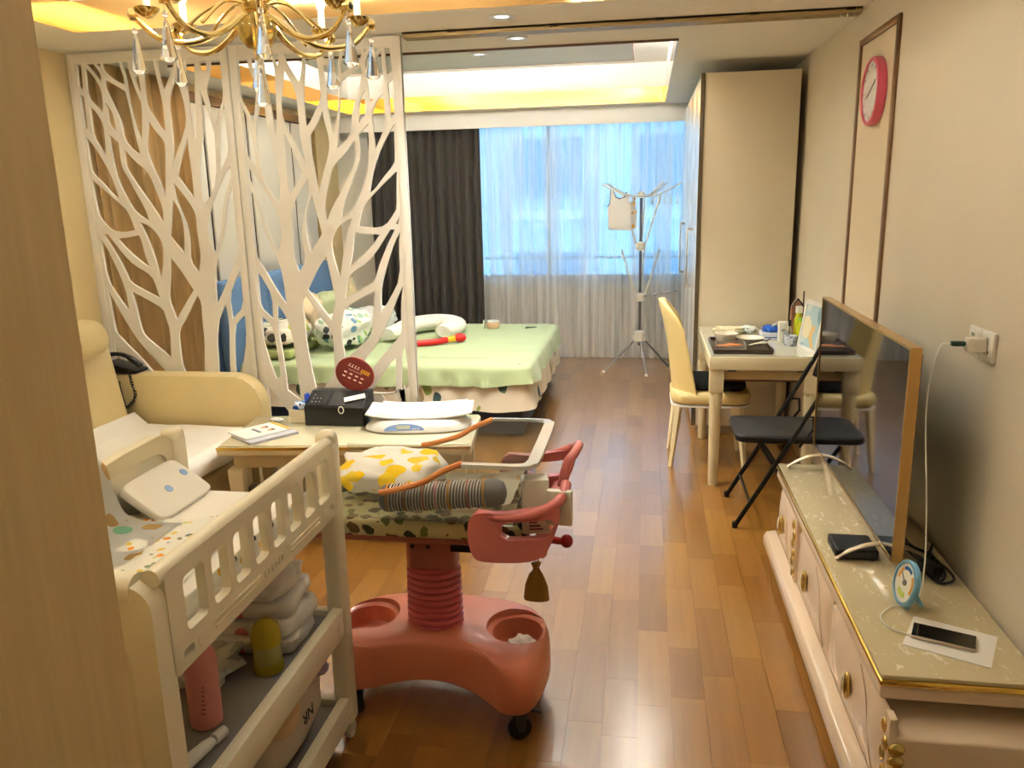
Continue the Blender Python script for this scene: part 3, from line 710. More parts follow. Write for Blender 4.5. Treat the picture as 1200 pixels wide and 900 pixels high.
drape(-2.80, -.765, 5.185, 6.995, .40, .20, .012, 26, 4, .02, .06, .035, False, 6).solo('bed_skirt', SKIRT, 'cream valance with leaf print hanging below the green sheet', 'bed skirt', smooth=70)
GRN = M('green_sheet', (174, 192, 146), 0.7, var=.04, vscale=3, sheen=.2)
drape(-2.82, -.755, 5.172, 7.01, .507, .37, .020, 30, 9, .03, .07, .03).solo('bed_sheet', GRN, 'pale green sheet spread over the double bed', 'sheet', smooth=70)

def pillow(name, c, r, rz, mat, label, cat='pillow', nz=.16, seed=0, tilt=0, p=.62, grp=None):
    b = B(); b.ell((0, 0, 0), r, 32, 16, p, nz, seed)
    for v in b.bm.verts:
        e = (abs(v.co.x) / r[0]) ** 3 * (abs(v.co.y) / r[1]) ** 3
        v.co.z += .01 * mnoise.noise(v.co * 14 + Vector((seed, 0, 0)))
    b.xf(Matrix.Translation(c) @ Matrix.Rotation(rz, 4, 'Z') @ Matrix.Rotation(tilt, 4, 'Y'))
    return b.solo(name, mat, label, cat, grp, smooth=80)
LEAF = SPOTS('leaf_print', (232, 234, 228), [(92, 138, 118), (150, 180, 150), (110, 150, 180), (60, 66, 66), (150, 186, 110)], 17, .46, dens=.85)
FLOR = SPOTS('floral_print', (232, 226, 208), [(176, 190, 70), (120, 146, 80), (210, 180, 110), (60, 60, 56)], 12, .44, dens=.65)
B().bb(-2.80, -2.46, 5.24, 5.84, .512, .580, .03, 3).solo('folded_pad', M('green_pad', (150, 160, 100), 0.8, var=.08, vscale=20), 'folded dark green pad on the bed under the cream pillow', 'pad')
pillow('pillow', (-2.63, 5.52, .672), (.17, .26, .08), .1, FLOR, 'cream pillow with leafy print lying nearest on the bed', seed=1)
pillow('blanket', (-2.66, 6.05, .70), (.13, .19, .18), .4, M('peach_cloth', (236, 216, 180), 0.9, var=.08, vscale=12), 'peach ruffled blanket heaped against the blue headboard', 'blanket', .3, 2, p=.9)
pillow('quilt', (-2.25, 5.80, .665), (.16, .30, .13), -.2, LEAF, 'white and green leaf print quilt bundled beside the cream pillow', 'quilt', .35, 6, p=.8)
pillow('pillow', (-2.34, 6.66, .60), (.20, .30, .085), .2, SPOTS('leaf_print_blue', (236, 238, 236), [(130, 170, 190), (160, 190, 160), (200, 210, 150)], 9, .3, dens=.5), 'white pillow with blue leaf print on the far bed side', seed=9)
pillow('pillow', (-2.70, 6.60, .68), (.08, .30, .16), 0, M('green_pillow', (196, 206, 160), 0.85), 'plain green pillow propped by the blue headboard', seed=4)
# U-shaped white nursing pillow
b = B(); pp = bez([(-1.99, 5.98, .575), (-1.93, 6.20, .58), (-1.90, 6.45, .58), (-1.74, 6.60, .58), (-1.58, 6.50, .58), (-1.55, 6.32, .575), (-1.58, 6.16, .57)], 6)
b.tube(pp, [.04 + .07 * math.sin(PI * min(1, max(0, (i + 2) / (len(pp) + 3)))) ** .4 for i in range(len(pp))], 16, flat=.62)
b.solo('nursing_pillow', M('white_plush', (240, 238, 230), 0.9), 'white curved nursing pillow lying on the green sheet', 'pillow', smooth=80)
rt = thing('rattle_toy', (-1.56, 5.95, .515), 'red toy hammer with yellow band lying on the bed', 'toy')
RED = M('toy_red', (206, 30, 26), 0.35)
B().tube(bez([(-1.70, 5.82, .535), (-1.62, 5.86, .535), (-1.55, 5.90, .537), (-1.50, 5.95, .54)], 6), .024, 12).part('handle', RED, rt)
B().tube([(-1.50, 5.95, .54), (-1.45, 5.99, .545)], [.020, .026], 12).part('band', M('toy_yellow', (240, 180, 30), 0.35), rt)
B().ell((-1.41, 6.02, .548), (.05, .045, .034), 16, 10).part('head', RED, rt)
gj = thing('lidded_jar', (-1.28, 6.72, .51), 'small glass jar with peach contents on the far bed corner', 'jar')
B().lathe([(.05, .0), (.056, .01), (.056, .045), (.05, .055)], (-1.28, 6.72, .510), 20).part('jar', M('peach_glass', (226, 184, 150), 0.2), gj)
B().lathe([(.052, .055), (.052, .066), (.01, .07)], (-1.28, 6.72, .510), 20).part('lid', M('clear_lid', (226, 226, 220), 0.2), gj)
B().bb(-1.36, -1.352, 6.68, 6.75, .512, .58, .002).part('flap', M('clear_lid'), gj)

# night stand and lamp beyond the bed
ns = thing('night_stand', (-2.83, 7.36, 0), 'small brown night stand beyond the bed head', 'night stand')
B().bb(-3.03, -2.64, 7.16, 7.56, .06, .54, .006).part('body', M('stand_brown', (112, 86, 48), 0.4), ns)
B().bb(-3.04, -2.63, 7.15, 7.57, .54, .565, .004).part('top', M('stand_brown'), ns)
B().bb(-2.64, -2.628, 7.18, 7.54, .32, .52, .003).part('drawer', M('stand_drawer', (150, 120, 70), 0.4), ns)
for dx in (-3.0, -2.68):
    for dy in (7.19, 7.53): B().bb(dx - .02, dx + .02, dy - .02, dy + .02, 0, .06).part('leg', M('stand_brown'), ns)
lp = thing('table_lamp', (-2.85, 7.36, .565), 'cream shaded table lamp on the brown night stand', 'lamp')
B().lathe([(.06, 0), (.06, .012), (.02, .03), (.03, .08), (.015, .13), (.012, .17)], (-2.85, 7.36, .565), 20).part('base', M('gold_dark'), lp)
B().lathe([(.135, .155), (.085, .325), (.082, .325), (.132, .155)], (-2.85, 7.36, .565), 24, caps=False).part('shade', M('lamp_shade', (232, 220, 176), 0.8), lp)

# ------------------------------------------------------------------ sofa
SOF = M('sofa_leather', (218, 198, 146), 0.42, var=.03, vscale=8, bump=.06, bscale=120)
so = thing('sofa', (-2.5, 3.2, 0), 'cream leather sofa with roll headrest along the left wall', 'sofa')
B().bb(-2.90, -2.14, 2.25, 3.97, .06, .27, .03, 3).part('base', SOF, so)
for (y0, y1) in ((2.27, 3.11), (3.115, 3.965)): B().bb(-2.86, -2.12, y0, y1, .272, .40, .05, 4).part('seat_cushion', SOF, so)
for (y0, y1) in ((2.27, 3.11), (3.115, 3.93)):
    B().box((-2.925, (y0 + y1) / 2, .635), (.17, y1 - y0, .56), rot=(0, -.16, 0), bev=.06, seg=4).part('backrest', SOF, so)
for (y0, y1) in ((2.35, 3.02), (3.08, 3.74)):
    b = B(); prof = [(.001, 0), (.06, .0), (.095, .02), (.103, .06), (.103, y1 - y0 - .06), (.095, y1 - y0 - .02), (.06, y1 - y0), (.001, y1 - y0)]
    b.lathe(prof, (-2.835, y1, .935), 28, mat=Matrix.Rotation(PI / 2, 3, 'X')); b.part('headrest', SOF, so)
def arm_poly(): 
    pts = [(-2.98, .27), (-2.07, .27)]
    pts += [(-2.07, .46)] + [(-2.07 - .17 * (1 - math.cos(math.radians(a))), .51 + .17 * math.sin(math.radians(a))) for a in range(0, 91, 10)]
    return pts + [(-2.90, .68), (-2.98, .66)]
for (ya, yb) in ((3.985, 4.115), (2.10, 2.23)):
    b = B(); b.prism(arm_poly(), ya, yb, lambda u, v, h: (u, h, v), .02); b.part('armrest', SOF, so)
    B().bb(-2.92, -2.12, ya + .01, yb - .01, .06, .27).part('arm_base', SOF, so)
for dx in (-2.84, -2.2):
    for dy in (2.32, 3.88): B().lathe([(.025, 0), (.03, .06)], (dx, dy, 0), 12).part('leg', BROWN, so)
b = B()
def sheetf(u, v):
    x = -2.80 + u * .70; y = 2.95 + v * .99; z = .405 + .006 * mnoise.noise(Vector((x * 7, y * 5, 1)))
    if u > .94: x = -2.095 + .006 * mnoise.noise(Vector((0, y * 16, 2))); z = .40 - (u - .94) / .06 * .11 * (.8 + .4 * mnoise.noise(Vector((y * 4, 0, 0))))
    if u < .10: z += (.10 - u) / .10 * .07; x -= (.10 - u) * .05
    return Vector((x, y, z + .004))
b.grid(sheetf, 60, 50); b.solo('white_sheet', M('white_cotton', (236, 232, 222), 0.9, bump=.05, bscale=12), 'white cotton sheet spread over the cream sofa seat', 'sheet', smooth=80)
# desk telephone on the arm
tp = thing('telephone', (-2.90, 4.05, .68), 'black desk telephone with coiled cord on the sofa arm', 'telephone')
b = B(); b.prism([(-2.985, .682), (-2.80, .682), (-2.80, .70), (-2.985, .75)], 3.99, 4.11, lambda u, v, h: (u, h, v), .006); b.part('body', BLACK, tp)
b = B(); b.tube(bez([(-2.99, 4.02, .775), (-2.95, 4.02, .79), (-2.88, 4.02, .785), (-2.81, 4.02, .745), (-2.785, 4.02, .725)], 5), [.018, .018, .017, .014, .012, .012, .012, .011, .011, .011, .012, .012, .014, .017, .018, .018, .018, .018, .018, .018, .018], 10); b.part('handset', BLACK, tp)
path = bez([(-2.83, 3.978, .70), (-2.815, 3.965, .64), (-2.80, 3.962, .57), (-2.83, 3.960, .52), (-2.87, 3.958, .50), (-2.885, 3.96, .56), (-2.90, 3.97, .64)], 14)
hel = []
for i, p in enumerate(path):
    hel.append(Vector(p) + Vector((.009 * math.cos(i * 1.9), .0, .009 * math.sin(i * 1.9))))
B().tube(hel, .004, 6).part('cord', BLACK, tp)

# ------------------------------------------------------------------ coffee table
CT = (-1.44, 3.75, 0); CA = .115
ctb = thing('coffee_table', CT, 'low cream coffee table with clear mat beside the screen', 'table')
def ct(b): return b.rotz(CA, CT)
CTM = M('coffee_cream', (222, 208, 170), 0.3, coat=.3)
ct(B().bb(-2.055, -.825, 3.47, 4.03, .415, .462, .012, 3)).part('top', CTM, ctb)
ct(B().bb(-2.045, -.835, 3.48, 4.02, .4625, .4665, .001)).part('clear_mat', M('mat_vinyl', (216, 208, 176), 0.12, coat=.6), ctb)
ct(B().bb(-2.053, -.827, 3.466, 3.470, .448, .461)).part('gold_edge', M('gold_thin', (212, 176, 70), 0.25, .8), ctb)
ct(B().bb(-2.0, -.88, 3.53, 3.98, .34, .415, .004)).part('apron', M('coffee_apron', (206, 190, 150), 0.35), ctb)
for dx in (-1.985, -.895):
    for dy in (3.535, 3.965):
        b = B(); b.box((dx, dy, .17), (.075, .075, .34), bev=.006, taper=.75); ct(b).part('leg', CTM, ctb)
ct(B().bb(-1.96, -.92, 3.56, 3.94, .13, .155, .004)).part('shelf', M('coffee_apron'), ctb)
TZ = .4668
# spiral notebook and booklet
nb = thing('notebook', (-1.9, 3.6, TZ), 'spiral notebook under a white booklet on the coffee table', 'notebook')
b = B().box((-1.86, 3.60, TZ + .006), (.20, .26, .011), rot=(0, 0, -.62)); b.part('pages', M('paper_grey', (196, 198, 206), 0.7), nb)
b = B()
for k in range(16):
    t = -.12 + k * .016; c = Vector((-1.86, 3.60, TZ + .007)) + Matrix.Rotation(-.62, 3, 'Z') @ Vector((.10, t, 0))
    b.tube([c + Vector((.007 * math.cos(q), 0, .007 * math.sin(q))) for q in (0, 1.2, 2.4, 3.6, 4.8)], .0012, 5, closed=True)
b.part('spiral', CHROME, nb)
bk = thing('booklet', (-1.90, 3.63, TZ + .014), 'white booklet with two cartoon faces and yellow stripe', 'booklet')
RB = Matrix.Rotation(-.62, 3, 'Z')
def bkt(dx, dy, sx, sy, z, h): return B().box(Vector((-1.90, 3.63, z)) + RB @ Vector((dx, dy, 0)), (sx, sy, h), rot=(0, 0, -.62))
bkt(0, 0, .19, .25, TZ + .0165, .006).part('cover', M('paper_white', (238, 236, 230), 0.5), bk)
bkt(.0, .112, .19, .02, TZ + .020, .0008).part('stripe', M('print_yellow', (226, 176, 60), 0.5), bk)
for dx, dy, c in ((-.03, .04, 'face_print_a'), (.035, .04, 'face_print_b')):
    B().lathe([(.018, 0), (.018, .0008)], Vector((-1.90, 3.63, TZ + .0196)) + RB @ Vector((dx, dy, 0)), 16).part('printed_face', M('face_print', (214, 160, 120), 0.6), bk)
    bkt(dx, dy + .012, .03, .012, TZ + .0206, .0008).part('printed_hair', M('hair_print', (60, 40, 30), 0.6), bk)
for k in range(4): bkt(-.035 + k * .022, -.02, .015, .018, TZ + .0201, .0008).part('printed_letter', M('ink_dark', (60, 60, 70), 0.6), bk)
# small sachet and open white carton with blue wrapper
sc_ = thing('sachet', (-1.92, 3.88, TZ), 'small blue and white sachet beside the white carton', 'sachet')
B().ell((-1.92, 3.86, TZ + .009), (.035, .022, .009), 16, 8, .8, .2, 3).part('packet', SPOTS('sachet_print', (226, 230, 236), [(40, 90, 160), (90, 150, 200)], 40, .4, dens=.7), sc_)
wc = thing('carton', (-1.80, 3.89, TZ), 'small open white carton holding a blue plastic wrapper', 'box')
b = B()
for a in ((-1.84, -1.835, 3.84, 3.94), (-1.745, -1.74, 3.84, 3.94), (-1.835, -1.745, 3.84, 3.845), (-1.835, -1.745, 3.935, 3.94)): b.bb(a[0], a[1], a[2], a[3], TZ, TZ + .07)
b.bb(-1.835, -1.745, 3.845, 3.935, TZ, TZ + .004); b.part('box', M('carton_cream', (230, 222, 198), 0.6), wc)
B().ell((-1.788, 3.89, TZ + .075), (.043, .043, .028), 18, 10, .9, .45, 4).part('wrapper', SPOTS('wrapper_print', (230, 234, 240), [(30, 96, 190), (60, 130, 210)], 26, .5, dens=.75), wc)
# black organiser with remote, label and key ring
og = thing('organiser_box', (-1.56, 3.90, TZ), 'black desk organiser box on the coffee table', 'box')
b = B(); b.prism([(3.80, TZ), (3.98, TZ), (3.98, TZ + .16), (3.92, TZ + .16), (3.80, TZ + .10)], -1.735, -1.415, lambda u, v, h: (h, u, v), .004); b.part('body', M('organiser_black', (16, 17, 20), 0.35), og)
def slope(x, t, h=.004):   # point on the sloped lid
    return Vector((x, 3.80 + .12 * t, TZ + .10 + .06 * t + h))
for (x0, x1) in ((-1.72, -1.62), (-1.605, -1.425)):
    b = B(); b.box(slope((x0 + x1) / 2, .5, .002), (x1 - x0, .115, .004), rot=(.4636, 0, 0)); b.part('lid', M('organiser_lid', (24, 25, 28), 0.25), og)
for k in range(7):
    B().box(slope(-1.70 + .02 * (k % 3), .25 + .2 * (k // 3), .006), (.006, .006, .003), rot=(.4636, 0, 0)).part('button', M('grey_mark'), og)
B().box((-1.74, 3.86, TZ + .13), (.016, .03, .05)).part('blue_tab', M('tab_blue', (30, 70, 190), 0.5), og)
B().box(slope(-1.475, .45, .012), (.11, .035, .004), rot=(.46, -.15, .35)).part('paper_label', M('paper_white'), og)
b = B(); b.tube([Vector((-1.53 + .014 * math.cos(a), 3.792, TZ + .088 + .018 * math.sin(a))) for a in [k * PI / 8 for k in range(16)]], .003, 6, closed=True); b.part('key_ring', WHITE, og)
# round paper fan
fn = thing('paper_fan', (-1.50, 3.90, TZ + .15), 'dark red paper fan with printed lettering leaning in the organiser', 'fan')
FR = Matrix.Rotation(.42, 3, 'Y') @ Matrix.Rotation(PI / 2 - .25, 3, 'X')
fc = Vector((-1.50, 3.945, TZ + .245))
B().lathe([(.001, -.002), (.098, -.002), (.1, 0), (.098, .002), (.001, .002)], fc, 40, sx=1.05, sy=.85, mat=FR).part('disc', M('fan_red', (96, 22, 20), 0.35), fn)
B().lathe([(.098, -.003), (.102, 0), (.098, .003)], fc, 40, sx=1.05, sy=.85, mat=FR, caps=False).part('rim', M('fan_rim', (150, 60, 40), 0.4), fn)
def fpt(x, y, sx, sy, m):
    c = fc + FR @ Vector((x, y, .0028)); b = B(); b.box((0, 0, 0), (sx, sy, .0012)); b.xf(Matrix.Translation(c) @ FR.to_4x4()); b.part('printed_mark', m, fn, 0)
INKW = M('ink_white', (236, 228, 214), 0.5); INKY = M('ink_yellow', (222, 196, 40), 0.5)
for k in range(4):
    fpt(-.045 + k * .017, .028, .011, .003, INKW); fpt(-.045 + k * .017, .036, .003, .011, INKW); fpt(-.043 + k * .017, .040, .009, .002, INKW)
for k in range(4):
    for dy in (.020, .028, .036): fpt(.030 + k * .013, dy, .009, .003, INKY)
    fpt(.026 + k * .013, .028, .0025, .018, INKY)
for k in range(6): fpt(-.035 + k * .013, .012, .008, .0025, INKW)
for r in range(2):
    for k in range(4): fpt(-.05 + k * .032, -.008 - r * .022, .016, .007, INKW)
for k in range(7): fpt(-.045 + k * .014, -.052, .009, .002, M('fan_rim'))
B().box(fc + Vector((-.01, .0, -.085)), (.05, .012, .05), rot=(-.25, .3, 0)).part('handle', M('clear_lid'), fn)
# baby scale
bs = thing('baby_scale', (-1.13, 3.84, TZ), 'white electronic baby scale with curved pan on the coffee table', 'scale')
SCA = .16
def scl(b): return b.rotz(SCA, (-1.13, 3.84, 0))
SWH = M('scale_white', (238, 236, 228), 0.35)
b = B(); ol = [(-1.13 + .272 * math.copysign(abs(math.cos(t)) ** .75, math.cos(t)), 3.84 + .155 * math.copysign(abs(math.sin(t)) ** .75, math.sin(t))) for t in [2 * PI * k / 48 for k in range(48)]]
VR = [[b.bm.verts.new((-1.13 + (x + 1.13) * k, 3.84 + (y - 3.84) * k + dy, TZ + z)) for x, y in ol] for k, z, dy in ((.96, .002, 0), (1.0, .008, 0), (.99, .016, 0), (.84, .050, .012), (.70, .055, .016))]
for A_, C_ in zip(VR, VR[1:]):
    for q in range(48): b.bm.faces.new((A_[q], A_[(q + 1) % 48], C_[(q + 1) % 48], C_[q]))
b.bm.faces.new(VR[0][::-1]); b.bm.faces.new(VR[-1]); scl(b).part('base', M('scale_base', (226, 222, 214), 0.35), bs)
b = B()
def panf(u, v):
    x = (u - .5) * .54; y = (v - .42) * .27; e = abs(u - .5) * 2
    return Vector((-1.125 + x, 3.87 + y * (1 - .15 * e ** 4), TZ + .058 + .022 * e ** 2.5 + .024 * max(0, v - .6) ** 1.5))
b.grid(panf, 28, 14); bmesh.ops.recalc_face_normals(b.bm, faces=b.bm.faces); bmesh.ops.solidify(b.bm, geom=b.bm.faces[:], thickness=.006); scl(b).part('pan', SWH, bs, 60)
def fpnt(u, v, h):      # point on the sloped front of the base
    return Vector((-1.19 + u, 3.6905 + v * .55 - h * .8, TZ + .016 + v * .82 + h * .55))
b = B(); b.prism([(.10 * math.cos(math.radians(a)), .003 + .036 * math.sin(math.radians(a))) for a in range(0, 181, 12)], .0, .003, lambda u, v, h: fpnt(u, v, h)); scl(b).part('control_panel', M('scale_blue', (120, 150, 200), 0.4), bs)
b = B(); b.prism([(-.038, .010), (.030, .010), (.030, .030), (-.038, .030)], .003, .0045, lambda u, v, h: fpnt(u, v, h)); scl(b).part('display', M('lcd_grey', (170, 178, 160), 0.2), bs)
for k in range(3):
    b = B(); b.prism([(.042 + k * .013, .008), (.050 + k * .013, .008), (.050 + k * .013, .013), (.042 + k * .013, .013)], .003, .0045, lambda u, v, h: fpnt(u, v, h)); scl(b).part('button', M('paper_white'), bs)
b = B()
b.grid(lambda u, v: panf(.10 + u * .84, .12 + v * .95 + .03 * mnoise.noise(Vector((u * 5, 0, 1)))) + Vector((0, 0, .009 + .003 * mnoise.noise(Vector((u * 8, v * 5, 0))))), 28, 12)
scl(b).solo('scale_liner', M('paper_white'), 'white paper liner lying in the baby scale pan', 'liner', smooth=80)

# ------------------------------------------------------------------ clothes drying rack
dr = thing('drying_rack', (-.04, 7.42, 0), 'folding tripod clothes drying rack before the sheer curtain', 'drying rack')
STL = M('rack_steel', (120, 122, 126), 0.3, .8); RW = M('rack_white', (228, 226, 214), 0.4)
c = Vector((-.04, 7.42, 0))
B().cyl(c + Vector((0, 0, .24)), c + Vector((0, 0, 1.60)), .012, n=12).part('pole', STL, dr)
for a, lg in ((200, .34), (285, .26), (20, .30)):
    d = Vector((math.cos(math.radians(a)), math.sin(math.radians(a)), 0)); r = B()
    lo = B().tube([c + d * .03 + Vector((0, 0, .31)), c + d * lg + Vector((0, 0, .012))], .010, 10).part('leg', STL, dr)
    B().ell(c + d * lg + Vector((0, 0, .012)), .014, 10, 8).part('foot', RW, lo)
B().lathe([(.03, .30), (.06, .285), (.045, .37), (.016, .385)], c, 12).part('leg_hub', RW, dr)
for z0, up in ((.70, .42), (1.16, .44)):
    B().lathe([(.02, z0 - .05), (.045, z0 - .045), (.04, z0 + .02), (.016, z0 + .03)], c, 12).part('arm_hub', RW, dr)
    for a in (185, 355, 80):
        d = Vector((math.cos(math.radians(a)), math.sin(math.radians(a)), 0))
        B().tube([c + d * .04 + Vector((0, 0, z0)), c + d * .17 + Vector((0, 0, z0 + up))], .008, 8).part('folded_arm', RW, dr)
B().tube([c + Vector((.03, -.02, .70)), c + Vector((.33, -.12, .76))], .007, 8).part('side_arm', STL, dr)
B().ell(c + Vector((0, 0, 1.60)), (.035, .035, .03), 14, 8).part('top_hub', RW, dr)
for a in (5, 50, 168, 215, 300):
    d = Vector((math.cos(math.radians(a)), math.sin(math.radians(a)), 0))
    B().tube(bez([c + Vector((0, 0, 1.585)), c + d * .15 + Vector((0, 0, 1.60)), c + d * .36 + Vector((0, 0, 1.70))], 6), .008, 8).part('top_arm', RW, dr)
PEG = M('peg_white', (224, 224, 214), 0.5)
for i, (px, py) in enumerate(((.07, 7.41), (.12, 7.45), (.17, 7.43), (.22, 7.44), (.28, 7.45), (-.12, 7.40), (-.16, 7.42), (.05, 7.5))):
    pg = thing('clothes_peg', (px, py, 1.50), 'small white plastic peg hanging from the drying rack', 'peg', 'pegs on the drying rack')
    B().tube([(px, py, 1.605), (px, py, 1.575)], .0025, 6).part('hook', PEG, pg)
    for s in (-1, 1): B().box((px + s * .007, py, 1.545), (.007, .012, .065), rot=(0, s * .12, 0), bev=.002).part('jaw', PEG, pg)
def vest(x0, x1, y, z1, z0):
    w_ = x1 - x0
    pl = [(x0 + .02 * w_, z0), (x1 - .02 * w_, z0 - .01), (x1 - .04 * w_, z1 - .13), (x1 - .13 * w_, z1 - .10), (x1 - .14 * w_, z1)]
    pl += [(x1 - .20 * w_, z1 - .005), (x1 - .32 * w_, z1 - .05), (x0 + .5 * w_, z1 - .062), (x0 + .32 * w_, z1 - .05), (x0 + .20 * w_, z1 + .012)]
    pl += [(x0 + .10 * w_, z1 + .015), (x0 + .08 * w_, z1 - .10), (x0 - .02 * w_, z1 - .13)]
    return pl
v1 = thing('baby_vest', (-.24, 7.36, 1.29), 'white sleeveless baby vest with dark piping hanging on the rack', 'vest')
pl = vest(-.33, -.12, 7.36, 1.63, 1.30); b = B(); b.prism(pl, 7.352, 7.362, lambda u, v, h: (u, h + .008 * math.sin(u * 40 + v * 12), v)); b.part('body', M('vest_white', (240, 240, 240), 0.9), v1)
b = B(); b.tube([(pl[i][0], 7.357 + .008 * math.sin(pl[i][0] * 40 + pl[i][1] * 12), pl[i][1]) for i in (5, 6, 7, 8, 9)], .006, 6); b.part('neck_piping', M('piping_dark', (60, 62, 70), 0.8), v1)
b = B(); b.tube([(pl[i][0], 7.357 + .008 * math.sin(pl[i][0] * 40 + pl[i][1] * 12), pl[i][1]) for i in (10, 11, 12)], .006, 6); b.part('arm_piping', M('piping_dark'), v1)
v2 = thing('baby_shirt', (-.12, 7.41, 1.30), 'white baby shirt with orange spots hanging behind the vest', 'shirt')
pl = vest(-.20, -.075, 7.41, 1.60, 1.31); b = B(); b.prism(pl, 7.402, 7.412, lambda u, v, h: (u, h + .006 * math.sin(u * 50), v)); b.part('body', SPOTS('orange_spots', (230, 230, 224), [(236, 170, 40)], 22, .3, dens=.5), v2)
# ------------------------------------------------------------------ baby changing cart
CP_ = M('cart_plastic', (234, 226, 200), 0.38, coat=.15)
CPD = M('cart_inset', (224, 212, 178), 0.45)
cart = thing('changing_cart', (-1.11, 1.63, 0), 'cream plastic baby changing cart with slotted side rail', 'cart')
holes = []
ye = [1.268 + i * (1.985 - 1.268) / 8 for i in range(9)]
for i in range(8): holes.append(rrect(ye[i] + (.0 if i == 0 else .012), ye[i + 1] - (.0 if i == 7 else .012), .805, .917, .014, 3))
holes.append(rrect(1.245, 1.283, .757, .777, .008, 3)); holes.append(rrect(1.972, 2.004, .757, .777, .008, 3))
fill_curve('side_rail', rrect(1.215, 2.03, .738, .952, .012, 4), holes, lambda u, v, h: (-.861 + h, u, v), .022, CP_, cart)
b = B(); b.tube([(-.868, 1.20, .946), (-.868, 2.04, .946)], .0185, 14); b.part('rail_cap', CP_, cart)
for y in (1.31, 1.945):
    B().lathe([(.015, 0), (.014, .003), (.001, .0035)], (-.851, y, .768), 18, mat=Matrix.Rotation(PI / 2, 3, 'Y')).part('screw_cover', CP_, cart)
for (y0, y1) in ((1.36, 1.56), (1.72, 1.90)):
    B().bb(-.8515, -.847, y0, y1, .760, .766, .001).part('rail_groove', CPD, cart); B().bb(-.8515, -.847, y0, y1, .776, .780, .001).part('rail_groove', CPD, cart)
for k in range(6):
    B().box((-.849, 1.585 + k * .018, .770), (.004, .011, .014 if k % 2 else .019), bev=.0015).part('raised_letter', CP_, cart)
# near end panel with a pressed-in field
fill_curve('end_panel', rrect(-1.372, -.852, .055, .945, .05, 6), [rrect(-1.31, -.905, .12, .84, .05, 6)], lambda u, v, h: (u, 1.195 - h, v), .05, CP_, cart)
B().bb(-1.312, -.903, 1.19, 1.21, .118, .842, .004).part('end_inset', CPD, cart)
b = B(); b.tube([(-1.33, 1.195, .93), (-.89, 1.195, .93)], .030, 14); b.part('end_cap', CP_, cart)
# far posts, left panel
for x, zt_ in ((-.875, .955), (-1.345, .955)):
    b = B(); b.bb(x - .028, x + .028, 2.015, 2.075, .055, zt_, .016, 3); b.part('post', CP_, cart)
    B().ell((x, 2.045, zt_ - .005), (.029, .031, .026), 16, 8, .7).part('post_cap', CP_, cart)
lp_ = [(1.215, .74), (2.03, .74), (2.03, .90)] + [(1.95 + .08 * math.cos(math.radians(a)), .90 + .075 * math.sin(math.radians(a))) for a in range(10, 91, 16)] + [(1.80, .972), (1.60, .955), (1.215, .95)]
b = B(); b.prism(lp_, -1.368, -1.335, lambda u, v, h: (h, u, v), .006); b.part('side_panel', CP_, cart)
fill_curve('side_panel_rim', lp_, [[(1.63 + (u - 1.63) * .88, .86 + (v - .86) * .62) for u, v in lp_]], lambda u, v, h: (-1.331 + h, u, v), .008, CPD, cart)
for z0, z1 in ((.36, .448), (.07, .152)):
    for x in (-.868, -1.35):
        B().bb(x - .016, x + .016, 1.22, 2.02, z0, z1, .005).part('shelf_rail', CP_, cart)
    B().bb(-1.33, -.89, 2.03, 2.06, z0, z1 - .02, .005).part('cross_bar', CP_, cart)
    if z0 > .2: B().bb(-1.334, -.884, 1.222, 2.03, z0 + .03, z0 + .05).part('shelf', M('shelf_grey', (140, 136, 132), 0.6), cart)
    else: B().bb(-1.334, -.884, 1.222, 2.03, z0 + .02, z0 + .04).part('shelf', M('shelf_grey'), cart)
    for y in (1.985,):
        B().lathe([(.014, 0), (.013, .003), (.001, .0035)], (-.853, y, (z0 + z1) / 2), 18, mat=Matrix.Rotation(PI / 2, 3, 'Y')).part('screw_cover', CP_, cart)
B().bb(-1.33, -.89, 2.03, 2.06, .70, .75, .005).part('cross_bar', CP_, cart)
B().bb(-1.334, -.884, 1.222, 2.03, .715, .735).part('bed_board', CP_, cart)
RUB = M('rubber_black', (18, 18, 18), 0.6)
for x in (-.875, -1.345):
    for y in (1.215, 2.045):
        w_ = B(); w_.lathe([(.012, -.011), (.026, -.010), (.028, -.006), (.028, .006), (.026, .010), (.012, .011)], (x + .006, y, .028), 20, mat=Matrix.Rotation(PI / 2, 3, 'Y')); w_ = w_.part('caster', M('caster_white', (206, 198, 180), 0.4), cart)
        B().bb(x - .014, x - .006, y - .014, y + .014, .026, .056).part('caster_fork', CHROME, w_)
# on top
B().bb(-1.330, -.890, 1.225, 2.010, .7365, .805, .022, 4).solo('changing_pad', M('pad_white', (240, 236, 226), 0.8), 'white padded mattress on top of the changing cart', 'mattress')
PENG = SPOTS('bumper_print', (238, 236, 226), [(50, 50, 54), (220, 180, 60), (90, 100, 110), (60, 60, 64)], 34, .34, dens=.55)
b = B(); b.grid(lambda u, v: Vector((-.888 - .012 * v - .006 * mnoise.noise(Vector((u * 14, v * 2, 0))), 1.24 + u * .76, .806 + v * .028)), 40, 5); bmesh.ops.solidify(b.bm, geom=b.bm.faces[:], thickness=.006)
b.solo('cot_bumper', PENG, 'printed cot bumper standing along the inside of the slotted rail', 'bumper', smooth=80)
b = B()
def cloth(u, v):
    x = -1.31 + u * .34 - .03 * v; y = 1.40 + v * .37 + .04 * u + .02 * math.sin(u * 9); return Vector((x, y, .807 + .004 + .010 * max(0, mnoise.noise(Vector((u * 4, v * 4, 6)))) ))
b.grid(cloth, 30, 30); b.solo('muslin_cloth', SPOTS('muslin_print', (234, 232, 220), [(232, 150, 40), (226, 196, 70), (130, 140, 110), (196, 200, 120), (110, 120, 130)], 42, .36, dens=.6), 'muslin cloth with small orange and yellow flowers on the pad', 'cloth', smooth=80)
